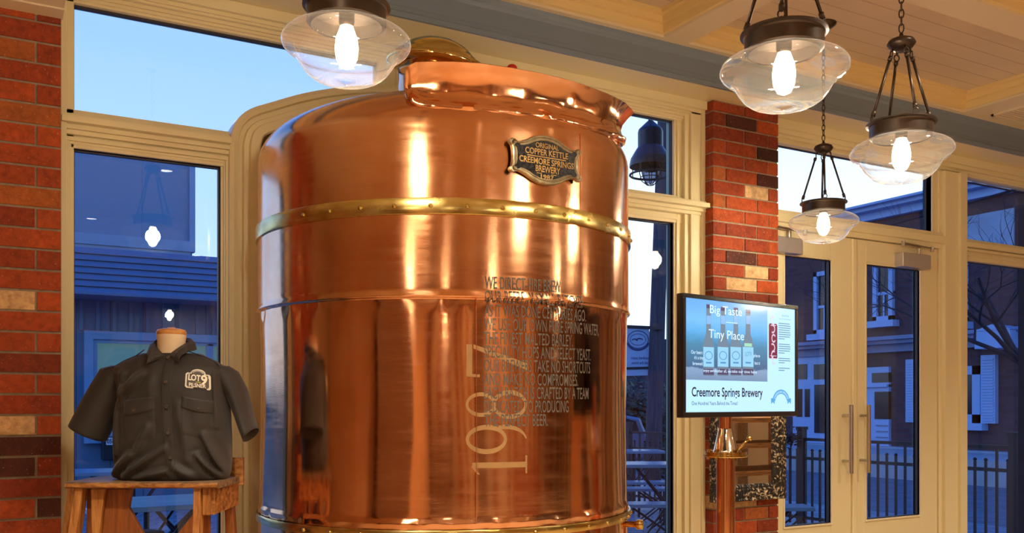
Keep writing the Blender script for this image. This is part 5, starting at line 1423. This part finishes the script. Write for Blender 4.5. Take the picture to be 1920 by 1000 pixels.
for x in (.5, 3.6):
    for y in (-.86, .66): m = MB(); m.lathe([(0, -.1), (.30, -.1), (.33, -.06), (.33, .06), (.30, .1), (0, .1)], (x, y+.1, .33), 20, Matrix.Rotation(pi/2, 3, 'X')); m.build('wheel', blackiron, van, local=True)
m = MB(); m.box(-.36, -.28, -.80, -.62, .80, 1.0); m.box(-.36, -.28, .62, .80, .80, 1.0); m.build('tail_light', paint('red_lens', (.25, .01, .01), .2), van, local=True)
def leaves(name, c, sx_, sy_, sz_, n, mat, lab, cat, s=.12, seed=1):
    random.seed(seed); m = MB(); c = Vector(c)
    for k in range(n):
        q = Vector((random.gauss(0, 1), random.gauss(0, 1), random.gauss(0, 1))).normalized()*(random.random()**.4)
        q *= .75+.5*noise.noise(q*2.2+Vector((seed, 0, 0))); p = c+Vector((q.x*sx_, q.y*sy_, q.z*sz_+sz_*.5)); d = Vector((random.gauss(0, 1), random.gauss(0, 1), random.gauss(0, 1))).normalized(); e = d.orthogonal().normalized()
        m.bm.faces.new([m.bm.verts.new(p+d*a*s+e*b*s*.5) for a, b in ((0, -1), (1, 0), (0, 1), (-1, 0))])
    o = m.build(name, mat, fix=False); tag(o, lab, cat); return o
leafm = paint('dark_green_leaves', (.035, .075, .045), .5, .5, 9, 0)
hc = atD(1196, 760, 31); leaves('hedge', (hc.x, hc.y, -.5), 2.3, 1.6, 2.0, 5200, leafm, 'dark green hedge behind the parked van', 'hedge', .13, 2)
hc = atD(1253, 760, 24); leaves('shrub', (hc.x, hc.y, -.3), .5, .5, 1.3, 900, leafm, 'sparse leafy shrub to the right of the utility pole', 'shrub', .09, 5)
fbp = atD(1190, 660, 40); fb = thing('distant_building', 'dark low building far behind the utility pole', 'building', (fbp.x, fbp.y, -.5))
a, b = atD(1080, 713, 42), atD(1228, 713, 42); m = MB(); m.prism([zset(a, -.5), zset(b, -.5), zset(b, a.z+.7), zset(a, a.z+.7)], FW*5)
a2, b2 = atD(1214, 640, 40), atD(1300, 640, 40); m.prism([zset(a2, -.5), zset(b2, -.5), zset(b2, atD(0, 642, 40).z), zset(a2+RT*.3, atD(0, 634, 40).z), zset(a2, atD(0, 640, 40).z)], FW*5)
m.build('wall', paint('dark_navy_cladding', (.05, .055, .075), .7, .1), fb)
m = MB(); m.prism([zset(a-RT*.3, a.z+.7), zset(b+RT*.1, a.z+.7), zset(b+RT*.1, a.z+.95), zset(a-RT*.3, a.z+.95)], FW*5.2); m.build('roof', paint('dark_roof', (.03, .035, .05), .7), fb)
hb = atD(1256, 800, 13.2)
leaves('dark_shrub', (hb.x, hb.y, .15), .22, .2, .45, 700, paint('brown_black_leaves', (.015, .012, .015), .7), 'dark bushy shrub standing against the fence left of the brick pillar', 'shrub', .04, 9)
# bare tree in front of the brick building
random.seed(11)
tb = atD(1955, 700, 17.0); tree = MB()
def branch(p, d, ln, r, dep):
    pts = [p]; q = p; dd = d
    for k in range(4):
        dd = (dd+Vector((random.gauss(0, .13), random.gauss(0, .13), random.gauss(0, .09)+.03))).normalized(); q = q+dd*ln/4; pts.append(q)
    tree.tube(pts, [r, r*.88, r*.76, r*.66, r*.55], 5 if dep > 1 else 7, cap=False)
    if dep >= 5: return
    for k in range(3 if dep > 0 else 5):
        i = random.choice([2, 3, 4]) if dep > 0 else 4
        ax = Vector((random.gauss(0, 1), random.gauss(0, 1), random.gauss(0, .5))).normalized()
        nd = (dd+ax*.75).normalized(); branch(pts[i], nd, ln*random.uniform(.6, .8), r*.5, dep+1)
branch(Vector((tb.x, tb.y, -.5)), Vector((-.03, 0, 1)), 2.6, .10, 0)
tag(tree.build('bare_tree', paint('dark_bark', (.02, .02, .03), .8, .3, 8), smooth=True, fix=False), 'bare dark branching tree in front of the brick building', 'tree')

# ------------------------------------------------------------------ things inside that only the copper and the mirror show
sh = thing('wooden_shelf_unit', 'orange wooden shelf unit reflected in the framed mirror', 'shelf', (6.3, .6, 0))
m = MB()
for x in (5.5, 7.1): m.box(x-.02, x+.02, .3, .9, 0, 1.6)
m.build('side_panel', woodz, sh)
for z in (.30, .62, .88, 1.12): MB().box(5.52, 7.08, .3, .9, z, z+.045).build('shelf', woodx, sh)
m = MB(); m.ball((6.2, .6, 1.29), .2, 20, (1.5, .8, .55)); tag(m.build('red_cushion', paint('crimson_cloth', (.35, .015, .05), .7), smooth=True), 'crimson cushion lying on the shelf unit, seen in the framed mirror', 'cushion')
m = MB(); random.seed(23); x = XL+.2  # unseen posts added on the back wall to streak the kettle's reflections
while x < XR-.3:
    w_ = random.uniform(.12, .38); m.box(x, x+w_, YB, YB+.05, 0, 2.7); x += w_+random.uniform(.2, .7)
struct(m.build('added_posts_back', woodr))
m = MB(); y = YB+.3  # more unseen posts, added on the right wall for reflected streaks
while y < 3.0:
    w_ = random.uniform(.12, .3); m.box(XR-.05, XR, y, y+w_, 0, 2.7); y += w_+random.uniform(.3, .7)
struct(m.build('added_posts_right', walnut))
def cabinet(x0, x1, y0, y1, h, mat, lab, name='reflection_counter', cat='counter'):  # unseen furniture added as dark shapes for the kettle to reflect
    t = thing(name, lab, cat, ((x0+x1)/2, (y0+y1)/2, 0)); MB().box(x0, x1, y0, y1, .08, h).build('body', mat, t, bevel=.006); MB().box(x0-.03, x1+.03, y0-.03, y1+.03, h, h+.04).build('worktop', woodx, t, bevel=.006); MB().box(x0+.04, x1-.04, y0+.04, y1-.04, 0, .08).build('plinth', blackiron, t); return t
cabinet(-2.9, -1.2, -4.2, -3.6, 1.1, walnut, 'long walnut counter added at the back as a dark reflection in the copper')
cabinet(.6, 1.3, -4.4, -3.9, 2.1, walnut, 'tall walnut cabinet added at the back as a dark reflection in the copper', 'reflection_cabinet', 'cabinet')
cabinet(2.7, 5.2, -3.4, -2.8, 1.0, woodr, 'reddish wood counter added towards the right for its reflection in the copper')
cabinet(-3.5, -3.0, -1.4, 1.0, 1.9, walnut, 'walnut cupboard added against the side wall for its reflection in the copper', 'cupboard', 'cupboard')
for (x, y) in ((-2.0, -1.2), (.8, -3.2), (3.0, -3.6), (5.4, -1.6), (.3, .9), (4.6, 1.6)):
    m = MB(); m.lathe([(.07, ZC-.012), (.075, ZC-.004), (.06, ZC-.004), (.055, ZC+.03), (.05, ZC+.03), (0, ZC+.03)], (x, y, 0), 24)
for i, (x, y) in enumerate(((-2.2, -1.92), (.9, -1.92), (-2.2, -3.7), (.3, -3.7), (2.2, -3.7), (4.6, -3.7), (7.4, .33), (4.0, -1.92), (.04, 1.2), (2.92, 1.2), (5.5, 1.2), (-1.4, .33), (1.2, .33))):  # unseen spots added to lift the room light and wash the back wall
    t = thing('added_spotlight', 'added recessed ceiling spotlight brightening the room, mirrored in the copper', 'lamp', (x, y, ZC-.02), 0, 'added fill spotlights mirrored in the copper')
    m = MB(); m.lathe([(.055, .019), (.07, .019), (.072, .008), (.06, .004), (.052, .012)], seg=24); m.build('trim_ring', alum, t, local=True)
    m = MB(); m.lathe([(0, .014), (.052, .014), (.052, .018), (0, .018)], seg=24); m.build('lens', emit('fill_spot_lens' if i == 0 else 'fill_spot_lens_%d' % i, (1, .82, .58), 12), t, local=True)
    Ld = bpy.data.lights.new('fill_spot_light', 'SPOT'); Ld.energy = DOWN_W; Ld.color = WARM; Ld.spot_size = radians(125); Ld.spot_blend = .6; Ld.shadow_soft_size = .05
    lo = bpy.data.objects.new('fill_spot_light', Ld); COL.objects.link(lo); lo.parent = t; lo.location = (0, 0, -.002)
